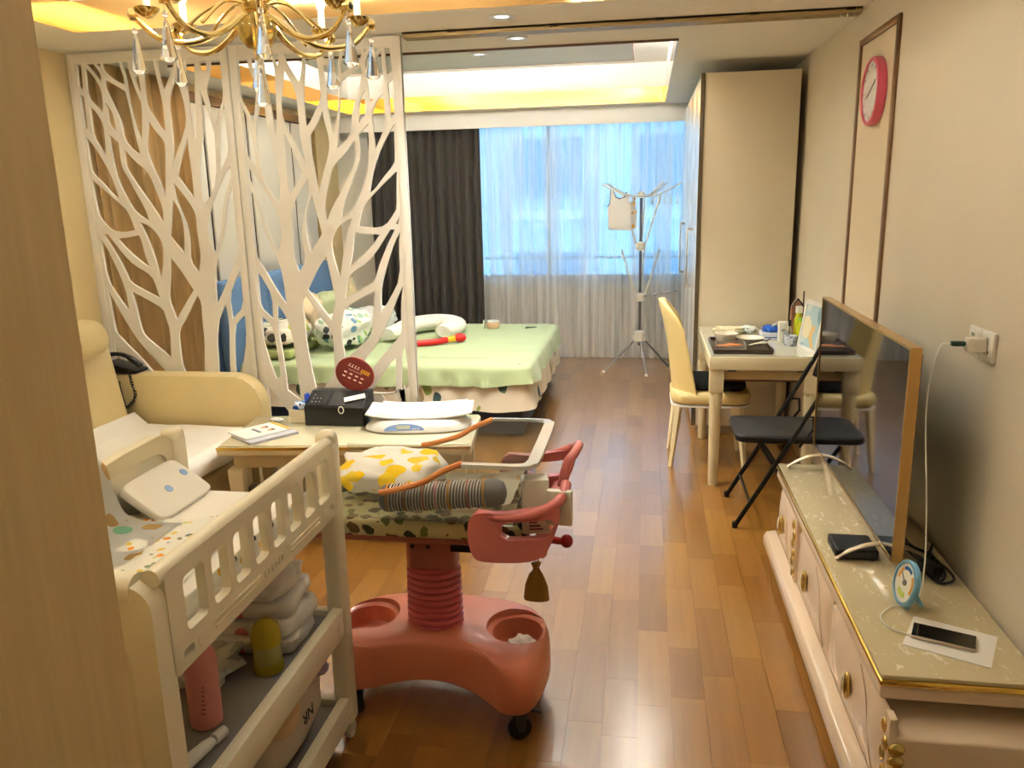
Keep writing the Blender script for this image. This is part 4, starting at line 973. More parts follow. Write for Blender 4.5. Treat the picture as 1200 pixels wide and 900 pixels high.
fp = thing('folded_pillow', (-1.26, 1.87, .808), 'white folded baby pillow with round blue marks', 'pillow')
FPM = Matrix.Translation((-1.268, 1.875, .848)) @ Matrix.Rotation(.0, 4, 'Z') @ Matrix.Rotation(.62, 4, 'Y')
b = B(); b.ell((0, 0, 0), (.074, .125, .014), 32, 12, .3, .03, 3); b.xf(FPM); b.part('pillow', M('pad_white'), fp, 80)
for x, y in ((.005, -.01), (-.015, .09)):
    b = B(); b.lathe([(.012, .0125), (.012, .0155), (.001, .016)], (x, y, 0), 18); b.xf(FPM); b.part('blue_mark', M('mark_blue', (140, 170, 214), 0.6), fp)
b = B()
bp_ = bez([(-1.378, 0, .90), (-1.376, 0, .965), (-1.352, 0, .984), (-1.328, 0, .968), (-1.318, 0, .90), (-1.300, 0, .84), (-1.26, 0, .818), (-1.20, 0, .8135), (-1.15, 0, .813)], 4)
def bibf(u, v):
    t = u * (len(bp_) - 1); q = min(len(bp_) - 2, int(t)); p = bp_[q] * (1 - (t - q)) + bp_[q + 1] * (t - q)
    return Vector((p.x, 1.46 + v * .25 + .04 * u, p.z + .003 * mnoise.noise(Vector((u * 9, v * 6, 2)))))
b.grid(bibf, 40, 18)
bmesh.ops.solidify(b.bm, geom=b.bm.faces[:], thickness=.004)
b.solo('bear_bib', SPOTS('bear_print', (238, 236, 228), [(214, 176, 110), (150, 210, 170), (200, 160, 96)], 16, .34, dens=.5), 'white bib with brown bears hung over the cart side', 'bib', smooth=80)
fr = thing('toy_bird', (-.93, 1.27, .806), 'small green and orange soft toy behind the cart rail', 'toy')
B().ell((-.935, 1.275, .832), (.024, .028, .026), 16, 10).part('body', M('toy_green', (90, 140, 50), 0.8), fr)
B().ell((-.935, 1.275, .868), (.02, .022, .018), 16, 10).part('head', M('toy_orange', (216, 120, 40), 0.8), fr)
# middle shelf
SZ = .4105
pb = thing('lotion_bottle', (-1.0, 1.52, SZ), 'tall pink lotion bottle on the middle shelf of the cart', 'bottle')
B().lathe([(.030, 0), (.036, .006), (.037, .02), (.037, .165), (.034, .185), (.022, .20), (.015, .203)], (-1.0, 1.52, SZ), 28).part('bottle', M('bottle_pink', (222, 144, 140), 0.4), pb)
B().lathe([(.015, .203), (.015, .222), (.012, .225)], (-1.0, 1.52, SZ), 18).part('cap', M('cap_cream', (226, 206, 190), 0.4), pb)
for k in range(7): B().box((-.988 + .0, 1.4855 + .0005 * k, SZ + .05 + k * .011), (.02, .002, .004)).part('printed_line', M('print_rose', (176, 96, 96), 0.5), pb)
cu = thing('feeding_cup', (-.955, 1.75, SZ), 'yellow lidded baby cup on the middle shelf of the cart', 'cup')
YC = M('cup_yellow', (206, 190, 50), 0.25, trans=.25)
B().lathe([(.024, 0), (.036, .004), (.038, .02), (.036, .075), (.036, .078)], (-.955, 1.75, SZ), 24).part('cup', M('cup_clear', (214, 208, 120), 0.2, trans=.4), cu)
B().lathe([(.038, .078), (.039, .095), (.034, .125), (.015, .142), (.001, .145)], (-.955, 1.75, SZ), 24).part('lid', YC, cu)
B().lathe([(.026, 0), (.0385, .001), (.0395, .02), (.039, .03)], (-.955, 1.75, SZ), 24, caps=False).part('base_ring', YC, cu)
tb = thing('cream_tube', (-.94, 1.40, SZ), 'white cream tube lying on the middle cart shelf', 'tube')
b = B(); b.tube([(-.975, 1.30, SZ + .016), (-.945, 1.42, SZ + .018), (-.94, 1.44, SZ + .018)], [.020, .016, .012], 14, flat=.8); b.part('tube', M('paper_white'), tb)
B().tube([(-.939, 1.445, SZ + .018), (-.930, 1.478, SZ + .018)], .013, 14).part('cap', M('cap_white', (240, 238, 234), 0.3), tb)
sn = B(); sn.box((-1.08, 1.42, SZ + .045), (.09, .012, .085), rot=(.2, 0, .3), bev=.004); sn.solo('tissue_pack', M('paper_white'), 'small white packet behind the pink bottle', 'packet')
DIA = SPOTS('diaper_print', (238, 234, 228), [(232, 140, 150), (220, 214, 206), (150, 146, 146)], 13, .36, dens=.45)
for i, (dx, dy, sx, sy, rz, lab) in enumerate(((-1.06, 1.90, .24, .17, .1, 'lowest white diaper pack of the stack on the cart shelf'), (-1.05, 1.91, .23, .16, -.05, 'second lowest diaper pack of the stack on the cart shelf'), (-1.06, 1.91, .22, .16, .12, 'second highest diaper pack of the stack on the cart shelf'), (-1.07, 1.91, .20, .15, .0, 'topmost diaper pack of the stack on the cart shelf'))):
    b = B(); b.ell((0, 0, 0), (sx / 2 + .02, sy / 2 + .02, .024), 36, 10, .28, .10, i); b.xf(Matrix.Translation((dx, dy, SZ + .0255 + i * .049)) @ Matrix.Rotation(rz, 4, 'Z')); b.solo('diaper_pack', DIA, lab, 'diapers', 'diaper packs in the cart', smooth=60)
b = B(); b.ell((0, 0, 0), (.07, .09, .03), 24, 10, .7, .5, 8); b.xf(Matrix.Translation((-1.10, 1.70, SZ + .033))); b.solo('plastic_wrap', M('crumpled_white', (220, 216, 206), 0.4), 'crumpled white plastic wrapper beside the diaper packs', 'wrapper', smooth=30)
b = B(); b.bb(-1.24, -1.02, 1.93, 2.0, .625, .70, .02); b.solo('rose_pouch', M('rose_cloth', (150, 60, 80), 0.8), 'dark rose pouch lying on top of the diaper packs', 'pouch')
# bottom shelf
BZ = .1115
nbag = thing('nappy_bag', (-1.0, 1.80, BZ), 'translucent plastic bag lettered NR on the bottom cart shelf', 'bag')
b = B(); b.ell((0, 0, 0), (.12, .19, .10), 28, 14, .6, .06, 5); b.xf(Matrix.Translation((-1.02, 1.82, BZ + .106))); b.part('bag', M('bag_plastic', (212, 198, 180), 0.3, coat=.3), nbag)
b = B(); b.ell((0, 0, 0), (.115, .07, .03), 24, 10, .6, .1, 5); b.xf(Matrix.Translation((-.99, 1.72, BZ + .18)) @ Matrix.Rotation(.25, 4, 'X')); b.part('inner_pack', M('pack_peach', (222, 186, 140), 0.4), nbag)
b = B(); b.ell((0, 0, 0), (.10, .03, .02), 20, 8, .7); b.xf(Matrix.Translation((-.98, 1.95, BZ + .18)) @ Matrix.Rotation(.2, 4, 'X')); b.part('lilac_band', M('band_lilac', (170, 156, 190), 0.4), nbag)
def text(s, size, mt, mat, parent, name='lettering', ext=.0006):
    cu_ = bpy.data.curves.new('t', 'FONT'); cu_.body = s; cu_.size = size; cu_.align_x = 'CENTER'; cu_.align_y = 'CENTER'; cu_.extrude = ext
    o = bpy.data.objects.new('t', cu_); COL.objects.link(o); dg = bpy.context.evaluated_depsgraph_get()
    me = bpy.data.meshes.new_from_object(o.evaluated_get(dg)); bpy.data.objects.remove(o); bpy.data.curves.remove(cu_)
    b = B(); b.bm.from_mesh(me); bpy.data.meshes.remove(me); b.xf(mt); return b.part(name, mat, parent, 0)
text('NR', .05, Matrix.Translation((-.8965, 1.83, BZ + .115)) @ Matrix.Rotation(PI / 2, 4, 'Y') @ Matrix.Rotation(-PI / 2, 4, 'Z'), M('ink_black', (26, 26, 30), 0.5), nbag)

# ------------------------------------------------------------------ pink bassinet
PNK = M('bassinet_pink', (208, 122, 94), 0.35, coat=.2); PN2 = M('bellows_pink', (202, 98, 104), 0.35); PN3 = M('bracket_brown', (172, 98, 84), 0.4); PN4 = M('handle_pink', (210, 118, 116), 0.32, coat=.2)
ba = thing('bassinet', (-.64, 2.32, 0), 'pink wheeled baby bassinet with clear basin in the room centre', 'bassinet')
out = [(-.93, 2.155), (-.90, 2.125), (-.84, 2.12), (-.77, 2.15), (-.69, 2.175), (-.60, 2.175), (-.51, 2.145), (-.44, 2.10), (-.40, 2.065), (-.345, 2.055), (-.305, 2.09), (-.285, 2.18), (-.278, 2.27), (-.285, 2.36), (-.32, 2.43), (-.40, 2.485), (-.52, 2.51), (-.66, 2.515), (-.80, 2.51), (-.92, 2.47), (-.985, 2.40), (-.995, 2.30), (-.975, 2.21)]
def chaikin(p, n=2):
    for _ in range(n):
        q = []
        for i in range(len(p)):
            a, c = p[i], p[(i + 1) % len(p)]
            q += [(a[0] * .75 + c[0] * .25, a[1] * .75 + c[1] * .25), (a[0] * .25 + c[0] * .75, a[1] * .25 + c[1] * .75)]
        p = q
    return p
out = chaikin(out, 2); bx_, by_ = -.64, 2.31
def ring(k, z, zc=0.0):
    r = []
    for (x, y) in out:
        # the skirt arches up between the two wheels
        up = zc * max(0, 1 - ((x - bx_) / .24) ** 2)
        r.append((bx_ + (x - bx_) * k, by_ + (y - by_) * k, z + up))
    return r
b = B(); R0 = [ring(.93, .135, .02), ring(.985, .105, .02), ring(1.0, .118, .02), ring(.995, .19, .008), ring(.985, .222), ring(.965, .242), ring(.94, .252), ring(.86, .260), ring(.70, .266)]
V = [[b.bm.verts.new(p) for p in r] for r in R0]
for A_, C_ in zip(V, V[1:]):
    for i in range(len(out)): b.bm.faces.new((A_[i], A_[(i + 1) % len(out)], C_[(i + 1) % len(out)], C_[i]))
b.bm.faces.new(V[-1]); b.bm.faces.new(V[0][::-1])
bo = b.part('base', PNK, ba, 50)
cut = B()
for cx_, cy_ in ((-.385, 2.30), (-.885, 2.32)):
    cut.lathe([(.066, .185), (.079, .192), (.087, .242), (.089, .244), (.106, .249), (.113, .30)], (cx_, cy_, 0), 36, sx=.92, sy=1.0)
cu_o = cut.part('cutter', PNK, ba, 50)
md = bo.modifiers.new('bowls', 'BOOLEAN'); md.object = cu_o; md.operation = 'DIFFERENCE'; md.solver = 'EXACT'
dg = bpy.context.evaluated_depsgraph_get(); me = bpy.data.meshes.new_from_object(bo.evaluated_get(dg)); bo.modifiers.clear(); bo.data = me
me.shade_smooth(); me.set_sharp_from_angle(angle=math.radians(35)); bpy.data.objects.remove(cu_o)
prof = [(.092, .245)]
for k in range(9):
    z = .258 + k * .0225; r = .090 - k * .0006; prof += [(r, z), (r + .003, z + .006), (r + .002, z + .014), (r - .009, z + .018), (r - .009, z + .0205)]
prof += [(.082, .468), (.078, .468)]
B().lathe(prof, (-.655, 2.305, 0), 40, sx=1.0, sy=.82).part('bellows', PN2, ba, 30)
b = B(); b.prism(rrect(-.735, -.575, 2.25, 2.36, .03, 5), .466, .60, lambda u, v, h: (u, v, h), .004); col_ = b.part('column_bracket', PN3, ba)
for x in (-.705, -.655): B().lathe([(.007, 0), (.007, .004), (.004, .006)], (x, 2.2495, .545), 12, mat=Matrix.Rotation(PI / 2, 3, 'X')).part('bolt', BLACK, col_)
B().bb(-.57, -.44, 2.20, 2.24, .555, .575).part('tilt_bar', BLACK, ba)
for (cx_, cy_, a) in ((-.352, 2.105, .5), (-.89, 2.16, 2.4), (-.35, 2.40, -.6), (-.92, 2.42, 2.0)):
    w_ = B().lathe([(.014, -.013), (.034, -.012), (.037, -.007), (.037, .007), (.034, .012), (.014, .013)], (cx_, cy_, .038), 24, mat=Matrix.Rotation(a, 3, 'Z') @ Matrix.Rotation(PI / 2, 3, 'X')).part('caster', RUB, ba)
    d = Vector((math.cos(a), math.sin(a), 0)); n_ = Vector((-d.y, d.x, 0))
    fk = B()
    for s in (-1, 1): fk.prism([(-.008, .03), (.010, .03), (.020, .10), (-.022, .10)], .016 * s, .019 * s, lambda u, v, h: Vector((cx_, cy_, 0)) + d * u + n_ * h + Vector((0, 0, v)))
    fk.part('fork', M('fork_grey', (70, 70, 72), 0.35, .6), w_)
    B().lathe([(.022, .098), (.024, .10), (.022, .132)], (cx_, cy_, 0), 16).part('socket', M('fork_steel', (170, 160, 140), 0.3, .7), w_)
    B().box(Vector((cx_, cy_, .085)) + d * .045, (.05, .022, .006), rot=(0, .4, a), bev=.002).part('brake_lever', BLACK, w_)
# cradle: tray, clear basin, rims, U guard with handle loops
B().bb(-1.02, -.33, 2.15, 2.54, .598, .6245, .01, 3).part('cradle_tray', PN3, ba)
ACR = CLEAR('acrylic', (244, 246, 244), dif=.10); RIM = M('acrylic_rim', (242, 243, 240), 0.08, trans=.12)
BX0, BX1, BY0, BY1 = -1.02, -.315, 2.105, 2.565
def rimz(x): return .872 - .10 * max(0, min(1, (-.50 - x) / .25))
def wallp(poly, y0, y1): 
    b = B(); b.prism(poly, y0, y1, lambda u, v, h: (u, h, v)); return b
wp_ = [(BX0, .70), (BX1 - .045, .69), (BX1, .872), (-.50, .872), (-.62, .80), (-.75, .772), (BX0, .772)]
wallp(wp_, BY1, BY1 + .005).part('basin_side', ACR, ba, 0); wallp([(u, v) for u, v in wp_], BY0 - .005, BY0).part('basin_side', ACR, ba, 0)
b = B(); b.prism([(BY0, .69), (BY1, .69), (BY1, .872), (BY0, .872)], 0, .005, lambda u, v, h: (BX1 - .045 + h + (v - .69) * .247, u, v)); b.part('basin_end', ACR, ba, 0)
inn = [(-.50, BY0), (BX1 - .03, BY0), (BX1 - .005, BY0 + .03), (BX1 - .003, BY0 + .08), (BX1 - .003, BY1 - .08), (BX1 - .005, BY1 - .03), (BX1 - .03, BY1), (-.50, BY1)]
oot = [(-.50, BY0 - .016), (BX1 - .02, BY0 - .018), (BX1 + .018, BY0 + .008), (BX1 + .030, BY0 + .06), (BX1 + .030, BY1 - .06), (BX1 + .018, BY1 - .008), (BX1 - .02, BY1 + .018), (-.50, BY1 + .016)]
inn = [tuple(p)[:2] for p in bez([(x, y, 0) for x, y in inn], 5)]; oot = [tuple(p)[:2] for p in bez([(x, y, 0) for x, y in oot], 5)]
b = B(); VI = [[b.bm.verts.new((p[0], p[1], z)) for p in L_] for L_, z in ((inn, .866), (inn, .876), (oot, .874), (oot, .862))]
for q in range(len(inn) - 1):
    for r_ in range(4): b.bm.faces.new((VI[r_][q], VI[r_][q + 1], VI[(r_ + 1) % 4][q + 1], VI[(r_ + 1) % 4][q]))
b.bm.faces.new([VI[r_][0] for r_ in range(4)]); b.bm.faces.new([VI[r_][-1] for r_ in range(4)][::-1])
b.part('basin_rim', RIM, ba)
ORG = M('rim_orange', (222, 146, 86), 0.4)
for y in (BY0, BY1): B().tube(bez([(-.50, y, .872), (-.56, y, .845), (-.62, y, .81), (-.70, y, .785), (-.75, y, .774)], 5), .009, 8).part('edge_guard', ORG, ba)
# guard panels: near and far sides with grip slots
for y, s in ((2.075, -1), (2.60, 1)):
    o_ = [(-.485, .665), (-.47, .605), (-.44, .592), (-.31, .598), (-.262, .622), (-.232, .69), (-.215, .755), (-.24, .768), (-.38, .738), (-.44, .745), (-.478, .73)]
    h_ = [(-.388, .662), (-.30, .668), (-.245, .682), (-.232, .735), (-.30, .722), (-.388, .716)]
    fill_curve('guard_panel', chaikin(o_, 2), [chaikin(h_, 1)], lambda u, v, h: (u, y + h, v), .03, PN4, ba, smooth=50)
    B().tube(bez([(-.455, y - .004 * s, .733), (-.38, y + .006 * s, .728), (-.30, y + .008 * s, .742), (-.24, y, .768), (-.215, y - .03 * s, .785)], 6), .015, 12).part('handle_bar', PN4, ba)
B().tube(bez([(-.215, 2.105, .785), (-.212, 2.16, .80)], 4), .016, 12).part('handle_end', PN4, ba); b = B(); b.tube(bez([(-.216, 2.57, .785), (-.205, 2.52, .805), (-.212, 2.45, .80), (-.235, 2.42, .77), (-.25, 2.41, .70)], 6), .015, 12); b.part('handle_end', PN4, ba)
B().bb(-.30, -.262, 2.09, 2.585, .595, .66, .015, 3).part('guard_end', PN4, ba)
kn = B().tube([(-.29, 2.28, .575), (-.235, 2.27, .575)], .012, 12).ell((-.222, 2.268, .577), (.020, .020, .022), 16, 10).part('release_knob', M('knob_red', (150, 22, 22), 0.15, coat=.6), ba)
# mattress and bedding in the basin
B().bb(-1.005, -.325, 2.12, 2.55, .6255, .685, .02, 3).solo('bassinet_mattress', SPOTS('camo_leaf', (196, 188, 140), [(54, 64, 40), (104, 110, 54), (110, 84, 54), (60, 60, 40)], 26, .5, dens=.85), 'leaf printed mattress edge under the bassinet basin', 'mattress')
LEM = SPOTS('lemon_print', (244, 242, 234), [(248, 208, 20), (246, 206, 20), (250, 216, 50), (236, 206, 60)], 16, .5, dens=.8)
b = B(); b.ell((0, 0, 0), (.17, .135, .05), 36, 16, .75, .22, 11)
for v in b.bm.verts: v.co.z += .014 * mnoise.noise(v.co * 16)
b.xf(Matrix.Translation((-.80, 2.375, .748))); b.solo('lemon_blanket', LEM, 'white blanket with yellow lemons heaped in the bassinet', 'blanket', smooth=80)
b = B(); b.grid(lambda u, v: Vector((-.64 + u * .26, 2.20 + v * .33, .690 + .016 * max(0, mnoise.noise(Vector((u * 5, v * 5, 3)))) + .03 * (u ** 3))), 24, 24); bmesh.ops.solidify(b.bm, geom=b.bm.faces[:], thickness=-.010)
b.solo('baby_blanket', SPOTS('pale_print', (236, 228, 208), [(226, 196, 170), (220, 190, 150), (190, 196, 180)], 10, .34, dens=.45), 'pale cream printed blanket spread at the bassinet end', 'blanket', smooth=80)
ro = thing('roll_pillow', (-.60, 2.155, .69), 'black and white striped roll pillow with grey ends', 'pillow')
ax = [Vector((-.735, 2.15, .742)), Vector((-.445, 2.165, .762))]
dirv = (ax[1] - ax[0]).normalized()
b = B(); n_ = 60; pts = [ax[0] + (ax[1] - ax[0]) * (i / n_) for i in range(n_ + 1)]
b.tube(pts, [.041 + .0016 * math.sin(i * 1.3) for i in range(n_ + 1)], 20); b.part('cover', STRIPE('roll_stripes', (230, 228, 222), (26, 26, 32), 0, 112, .55), ro, 80)
for k, (t, m) in enumerate(((.0, 'orange'), (.18, 'rust'), (.37, 'rust'), (.50, 'pink'), (.63, 'orange'), (.82, 'rust'), (.985, 'orange'))):
    p = ax[0] + (ax[1] - ax[0]) * t; cc = {'orange': (222, 150, 40), 'rust': (176, 100, 70), 'pink': (220, 140, 150)}[m]
    B().tube([p - dirv * .003, p + dirv * .003], .0435, 20).part('band', M('band_' + m, cc, 0.8), ro)
GRE = M('roll_grey', (120, 118, 122), 0.85)
B().tube([ax[1] + dirv * q for q in (0, .03, .05, .058)], [.042, .041, .032, .012], 20).part('end_cap', GRE, ro); B().tube([ax[0] - dirv * q for q in (0, .015, .026, .03)], [.042, .040, .03, .012], 20).part('end_cap', GRE, ro)
# cartons tucked behind the handle
for (x0, x1, y0, y1, z0, z1, rz, lab, pr_) in ((-.338, -.262, 2.112, 2.17, .665, .825, .22, 'upright white medicine carton with blue seal by the bassinet handle', True), (-.262, -.190, 2.098, 2.12, .70, .80, -.12, 'flat white carton leaning out over the bassinet handle', False)):
    r = thing('carton', ((x0 + x1) / 2, (y0 + y1) / 2, z0), lab, 'box')
    b = B().bb(x0, x1, y0, y1, z0, z1, .001); b.rotz(rz, ((x0 + x1) / 2, (y0 + y1) / 2, 0)); b.part('box', M('carton_white', (232, 230, 218), 0.5), r)
    if pr_:
        q = (Vector(((x0 + x1) / 2, (y0 + y1) / 2, 0)) + Matrix.Rotation(rz, 3, 'Z') @ Vector((-.012, -(y1 - y0) / 2 - .0006, 0)))
        B().lathe([(.010, 0), (.010, .001), (.006, .001)], (q.x, q.y, z0 + .065), 16, mat=Matrix.Rotation(rz, 3, 'Z') @ Matrix.Rotation(PI / 2, 3, 'X')).part('seal', M('seal_blue', (60, 80, 140), 0.5), r)
        for k in range(3):
            b = B().bb((x0 + x1) / 2 - .02, (x0 + x1) / 2 + .02 - .008 * k, y0 - .0010, y0 - .0002, z0 + .012 + k * .010, z0 + .017 + k * .010); b.rotz(rz, ((x0 + x1) / 2, (y0 + y1) / 2, 0)); b.part('printed_line', M('ink_plum', (110, 50, 80), 0.5), r)
# cloth pouch hanging under the guard
po = thing('cloth_pouch', (-.30, 2.14, .45), 'small brown drawstring pouch hanging from the bassinet', 'pouch')
b = B(); b.lathe([(.001, 0), (.036, .0), (.038, .004), (.034, .045), (.022, .080), (.010, .096), (.009, .102), (.016, .118), (.012, .120)], (-.298, 2.13, .450), 20, sx=1.0, sy=.42); 
for v in b.bm.verts: v.co.y += .004 * math.sin((v.co.x + .298) * 180) * (1 if v.co.z > .46 else 0)
b.part('bag', M('pouch_brown', (146, 106, 36), 0.85), po)
B().tube(bez([(-.304, 2.13, .552), (-.306, 2.135, .58), (-.298, 2.14, .597), (-.292, 2.135, .58), (-.292, 2.13, .552)], 4), .0022, 6).part('string', M('string_white', (230, 226, 214), 0.8), po)
# crumpled tissue in the right bowl
b = B(); b.ell((0, 0, 0), (.045, .05, .018), 24, 12, 1.0, .5, 3)
for v in b.bm.verts: v.co.z += .010 * mnoise.noise(v.co * 40)
b.xf(Matrix.Translation((-.370, 2.285, .203))); b.solo('paper_scrap', M('paper_white'), 'crumpled white paper lying in the right base bowl', 'paper', smooth=30)
# ------------------------------------------------------------------ television cabinet
tv = thing('tv_cabinet', (.77, 2.62, 0), 'low cream television cabinet with gold edged marble top', 'cabinet')
PNKC = M('cabinet_cream', (230, 208, 180), 0.25, coat=.35)
def PEARL():
    m = bpy.data.materials.new('pearl_marble'); m.use_nodes = True
    nt = m.node_tree; N = nt.nodes.new; L = nt.links.new; b = nt.nodes['Principled BSDF']; b.inputs['Roughness'].default_value = .12; b.inputs['Coat Weight'].default_value = .5
    tc = N('ShaderNodeTexCoord'); mp = N('ShaderNodeMapping'); mp.inputs['Scale'].default_value = (1, .45, 1); mp.inputs['Rotation'].default_value = (0, 0, .5)
    L(tc.outputs['Object'], mp.inputs[0]); nz = N('ShaderNodeTexNoise'); nz.inputs['Scale'].default_value = 42; nz.inputs['Detail'].default_value = 1; nz.inputs['Distortion'].default_value = 1.2
    L(mp.outputs[0], nz.inputs['Vector']); r = N('ShaderNodeValToRGB'); e = r.color_ramp.elements
    e[0].position = .63; e[0].color = lin((208, 194, 156)); e[1].position = .74; e[1].color = lin((236, 228, 204)); L(nz.outputs[0], r.inputs[0]); L(r.outputs[0], b.inputs['Base Color'])
    return m
PRL = PEARL(); GT = M('gold_trim', (222, 184, 92), 0.15, 1.0)
TT = .45
B().bb(.585, .955, 1.86, 3.46, TT - .012, TT, .003).part('marble_top', PRL, tv)
b = B(); b.bb(.580, .957, 1.854, 3.466, TT - .028, TT - .012, .006, 3); b.part('gold_edge', GT, tv)
b = B(); b.bb(.583, .957, 1.858, 3.462, TT - .066, TT - .028, .008, 3); b.part('top_slab', PNKC, tv)
# body: raised far part, lower near part
b = B(); b.bb(.612, .955, 1.95, 3.42, .34, TT - .066); b.part('upper_body', PNKC, tv)
b = B(); b.bb(.600, .955, 1.78, 3.44, .07, .335, .008, 3); b.part('lower_body', PNKC, tv)
b = B(); b.prism([(.545, .06), (.60, .05), (.60, .125), (.556, .115), (.545, .095)], 1.70, 3.50, lambda u, v, h: (u, h, v), .006); b.part('plinth_rail', PNKC, tv)
for y in (1.78, 3.43): B().lathe([(.014, 0), (.026, .012), (.028, .028), (.018, .045), (.022, .06)], (.60, y, 0), 16).part('foot', PNKC, tv)
for y in (1.84, 3.38): B().bb(.90, .94, y - .02, y + .02, 0, .07).part('foot', PNKC, tv)
GH = M('gold_handle', (214, 190, 120), 0.2, .9)
for (y0, y1, hy) in ((1.83, 2.40, 2.11), (2.42, 2.97, 2.735), (3.06, 3.41, 3.24)):
    # bowed drawer front
    n_ = 10; prof = [(.602, .13), (.602, .375)] ; b = B()
    def front(u, v):
        y = y0 + .006 + (y1 - y0 - .012) * u; z = .132 + v * .245
        bow = .020 * math.sin(PI * min(1, max(0, v))) ** .5 * min(1, 7 * u, 7 * (1 - u)) ** .5
        return Vector((.602 - bow, y, z))
    b.grid(front, 14, 10)
    d = b.part('drawer', PNKC, tv, 60)
    arc = B(); arc.tube(bez([(.592, y0 + .07, .145), (.583, y0 + .085, .22), (.583, y0 + .13, .31), (.588, y0 + .22, .36)], 6), .002, 6); arc.part('moulding_line', M('cabinet_shade', (196, 170, 140), 0.4), d)
    h = B(); h.ell((.573, hy, .255), (.012, .018, .042), 16, 10); h.part('handle', GH, d)
    B().ell((.565, hy + .004, .258), (.008, .010, .032), 14, 8).part('handle_inlay', M('pearl_inlay', (238, 230, 206), 0.15), d)
for y in (1.80, 3.015):
    b = B(); b.bb(.586, .606, y - .022, y + .022, .125, .385, .006); po_ = b.part('carved_post', PNKC, tv)
    c_ = B()
    for k in range(6): c_.ell((.584, y + (.008 if k % 2 else -.008), .16 + k * .038), (.008, .014, .020), 10, 8)
    c_.part('carving', GH, po_)
for k in range(5):
    B().ell((.606, 1.776, .17 + k * .034), (.020, .010, .018), 12, 8).part('carving', GH, tv)

# television
te = thing('television', (.75, 2.95, TT), 'large flat television with gold frame on the cabinet', 'television')
y0, y1, z0, z1 = 2.365, 3.54, .512, 1.165
B().bb(.752, .782, y0 + .02, y1 - .02, z0 + .02, z1 - .02, .006).part('back', M('tv_back', (24, 24, 26), 0.5), te)
FRG = M('tv_frame', (196, 158, 98), 0.25, .8)
b = B(); b.bb(.740, .772, y0, y0 + .008, z0, z1); b.bb(.740, .772, y1 - .008, y1, z0, z1); b.bb(.740, .772, y0 + .008, y1 - .008, z1 - .008, z1); b.bb(.740, .772, y0 + .008, y1 - .008, z0, z0 + .008); b.part('frame', FRG, te)
B().bb(.7435, .750, y0 + .008, y1 - .008, z0 + .008, z1 - .008).part('screen', M('tv_glass', (8, 8, 10), 0.04, spec=.5), te)
for y in (2.50, 3.40):
    lg = B(); 
    for s in (-1, 1):
        lg.tube(bez([(.76, y, .515), (.76 + s * .05, y, .508), (.76 + s * .105, y, .485), (.76 + s * .145, y, TT + .006)], 6), [.014, .013, .012, .012, .011, .011, .011, .011, .011, .010, .010, .010, .010, .010, .009, .009, .009, .009, .009], 10, flat=.6)
    lg.part('foot', M('tv_foot', (206, 190, 164), 0.3, .5), te)
# set-top box, cables, router brick
sb = thing('set_top_box', (.68, 2.62, TT), 'small black set-top box under the television', 'box')
B().bb(.615, .745, 2.50, 2.63, TT + .004, TT + .038, .008, 3).part('case', BLACK, sb)
for dx in (.63, .73):
    for dy in (2.515, 2.615): B().lathe([(.006, 0), (.006, .005)], (dx, dy, TT), 10).part('foot', RUB, sb)
B().bb(.6145, .6155, 2.53, 2.56, TT + .016, TT + .022).part('led_window', M('slot_dark'), sb)
cb = thing('cable_bundle', (.87, 2.45, TT), 'tangled black cables with power brick behind the television', 'cables')
for i in range(4):
    rr = random.Random(i)
    B().tube(bez([(.79, 2.75 - i * .08, TT + .14), (.82, 2.66 - i * .06, TT + .05 + i * .01), (.86 + .01 * i, 2.52, TT + .012 + i * .007), (.90, 2.44 + .02 * i, TT + .035), (.925 - .02 * i, 2.38 + .02 * i, TT + .014 + .006 * i), (.88, 2.36 + .01 * i, TT + .008), (.86, 2.44, TT + .010 + .005 * i), (.89 + .01 * i, 2.50 + .02 * i, TT + .02 + .008 * i)], 7), .0042, 6).part('cable', BLACK, cb)
B().box((.872, 2.43, TT + .022), (.04, .07, .035), rot=(0, 0, .4), bev=.005).part('power_brick', BLACK, cb)
# hygrometer
hg = thing('hygrometer', (.745, 2.21, TT), 'round pale blue thermometer dial standing on the cabinet top', 'thermometer')
hm = Matrix.Rotation(.10, 3, 'Z') @ Matrix.Rotation(-PI / 2 + .22, 3, 'Y') 
hc = Vector((.742, 2.215, TT + .072))
BLU = M('dial_blue', (122, 176, 206), 0.35)
B().lathe([(.056, -.006), (.064, -.003), (.066, .006), (.063, .012), (.057, .013), (.055, .010)], hc, 40, mat=hm, caps=False).part('rim', BLU, hg)
B().lathe([(.057, -.006), (.057, .008), (.001, .008)], hc, 40, mat=hm).part('dial', M('dial_white', (236, 232, 214), 0.4), hg)
def dialbox(a0, a1, r0, r1, m):
    b = B(); pl = [(r1 * math.cos(a0 + (a1 - a0) * k / 8), r1 * math.sin(a0 + (a1 - a0) * k / 8)) for k in range(9)] + [(r0 * math.cos(a1 - (a1 - a0) * k / 8), r0 * math.sin(a1 - (a1 - a0) * k / 8)) for k in range(9)]
    b.prism(pl, .0083, .0090, lambda u, v, h: hc + hm @ Vector((u, v, h))); b.part('scale_band', m, hg, 0)
dialbox(-.5, .6, .036, .046, M('dial_navy', (30, 90, 150), 0.5)); dialbox(.7, 1.6, .036, .046, M('dial_orange', (226, 160, 60), 0.5)); dialbox(2.4, 3.6, .028, .042, M('dial_green', (170, 190, 70), 0.5)); dialbox(-2.0, -.8, .036, .046, M('dial_orange'))
B().lathe([(.008, .008), (.008, .012)], hc, 14, mat=hm).part('hub', M('grey_hand'), hg)
B().tube([hc + hm @ Vector((0, 0, .010)), hc + hm @ Vector((.02, .028, .010))], .0015, 6).part('needle', M('grey_hand'), hg)
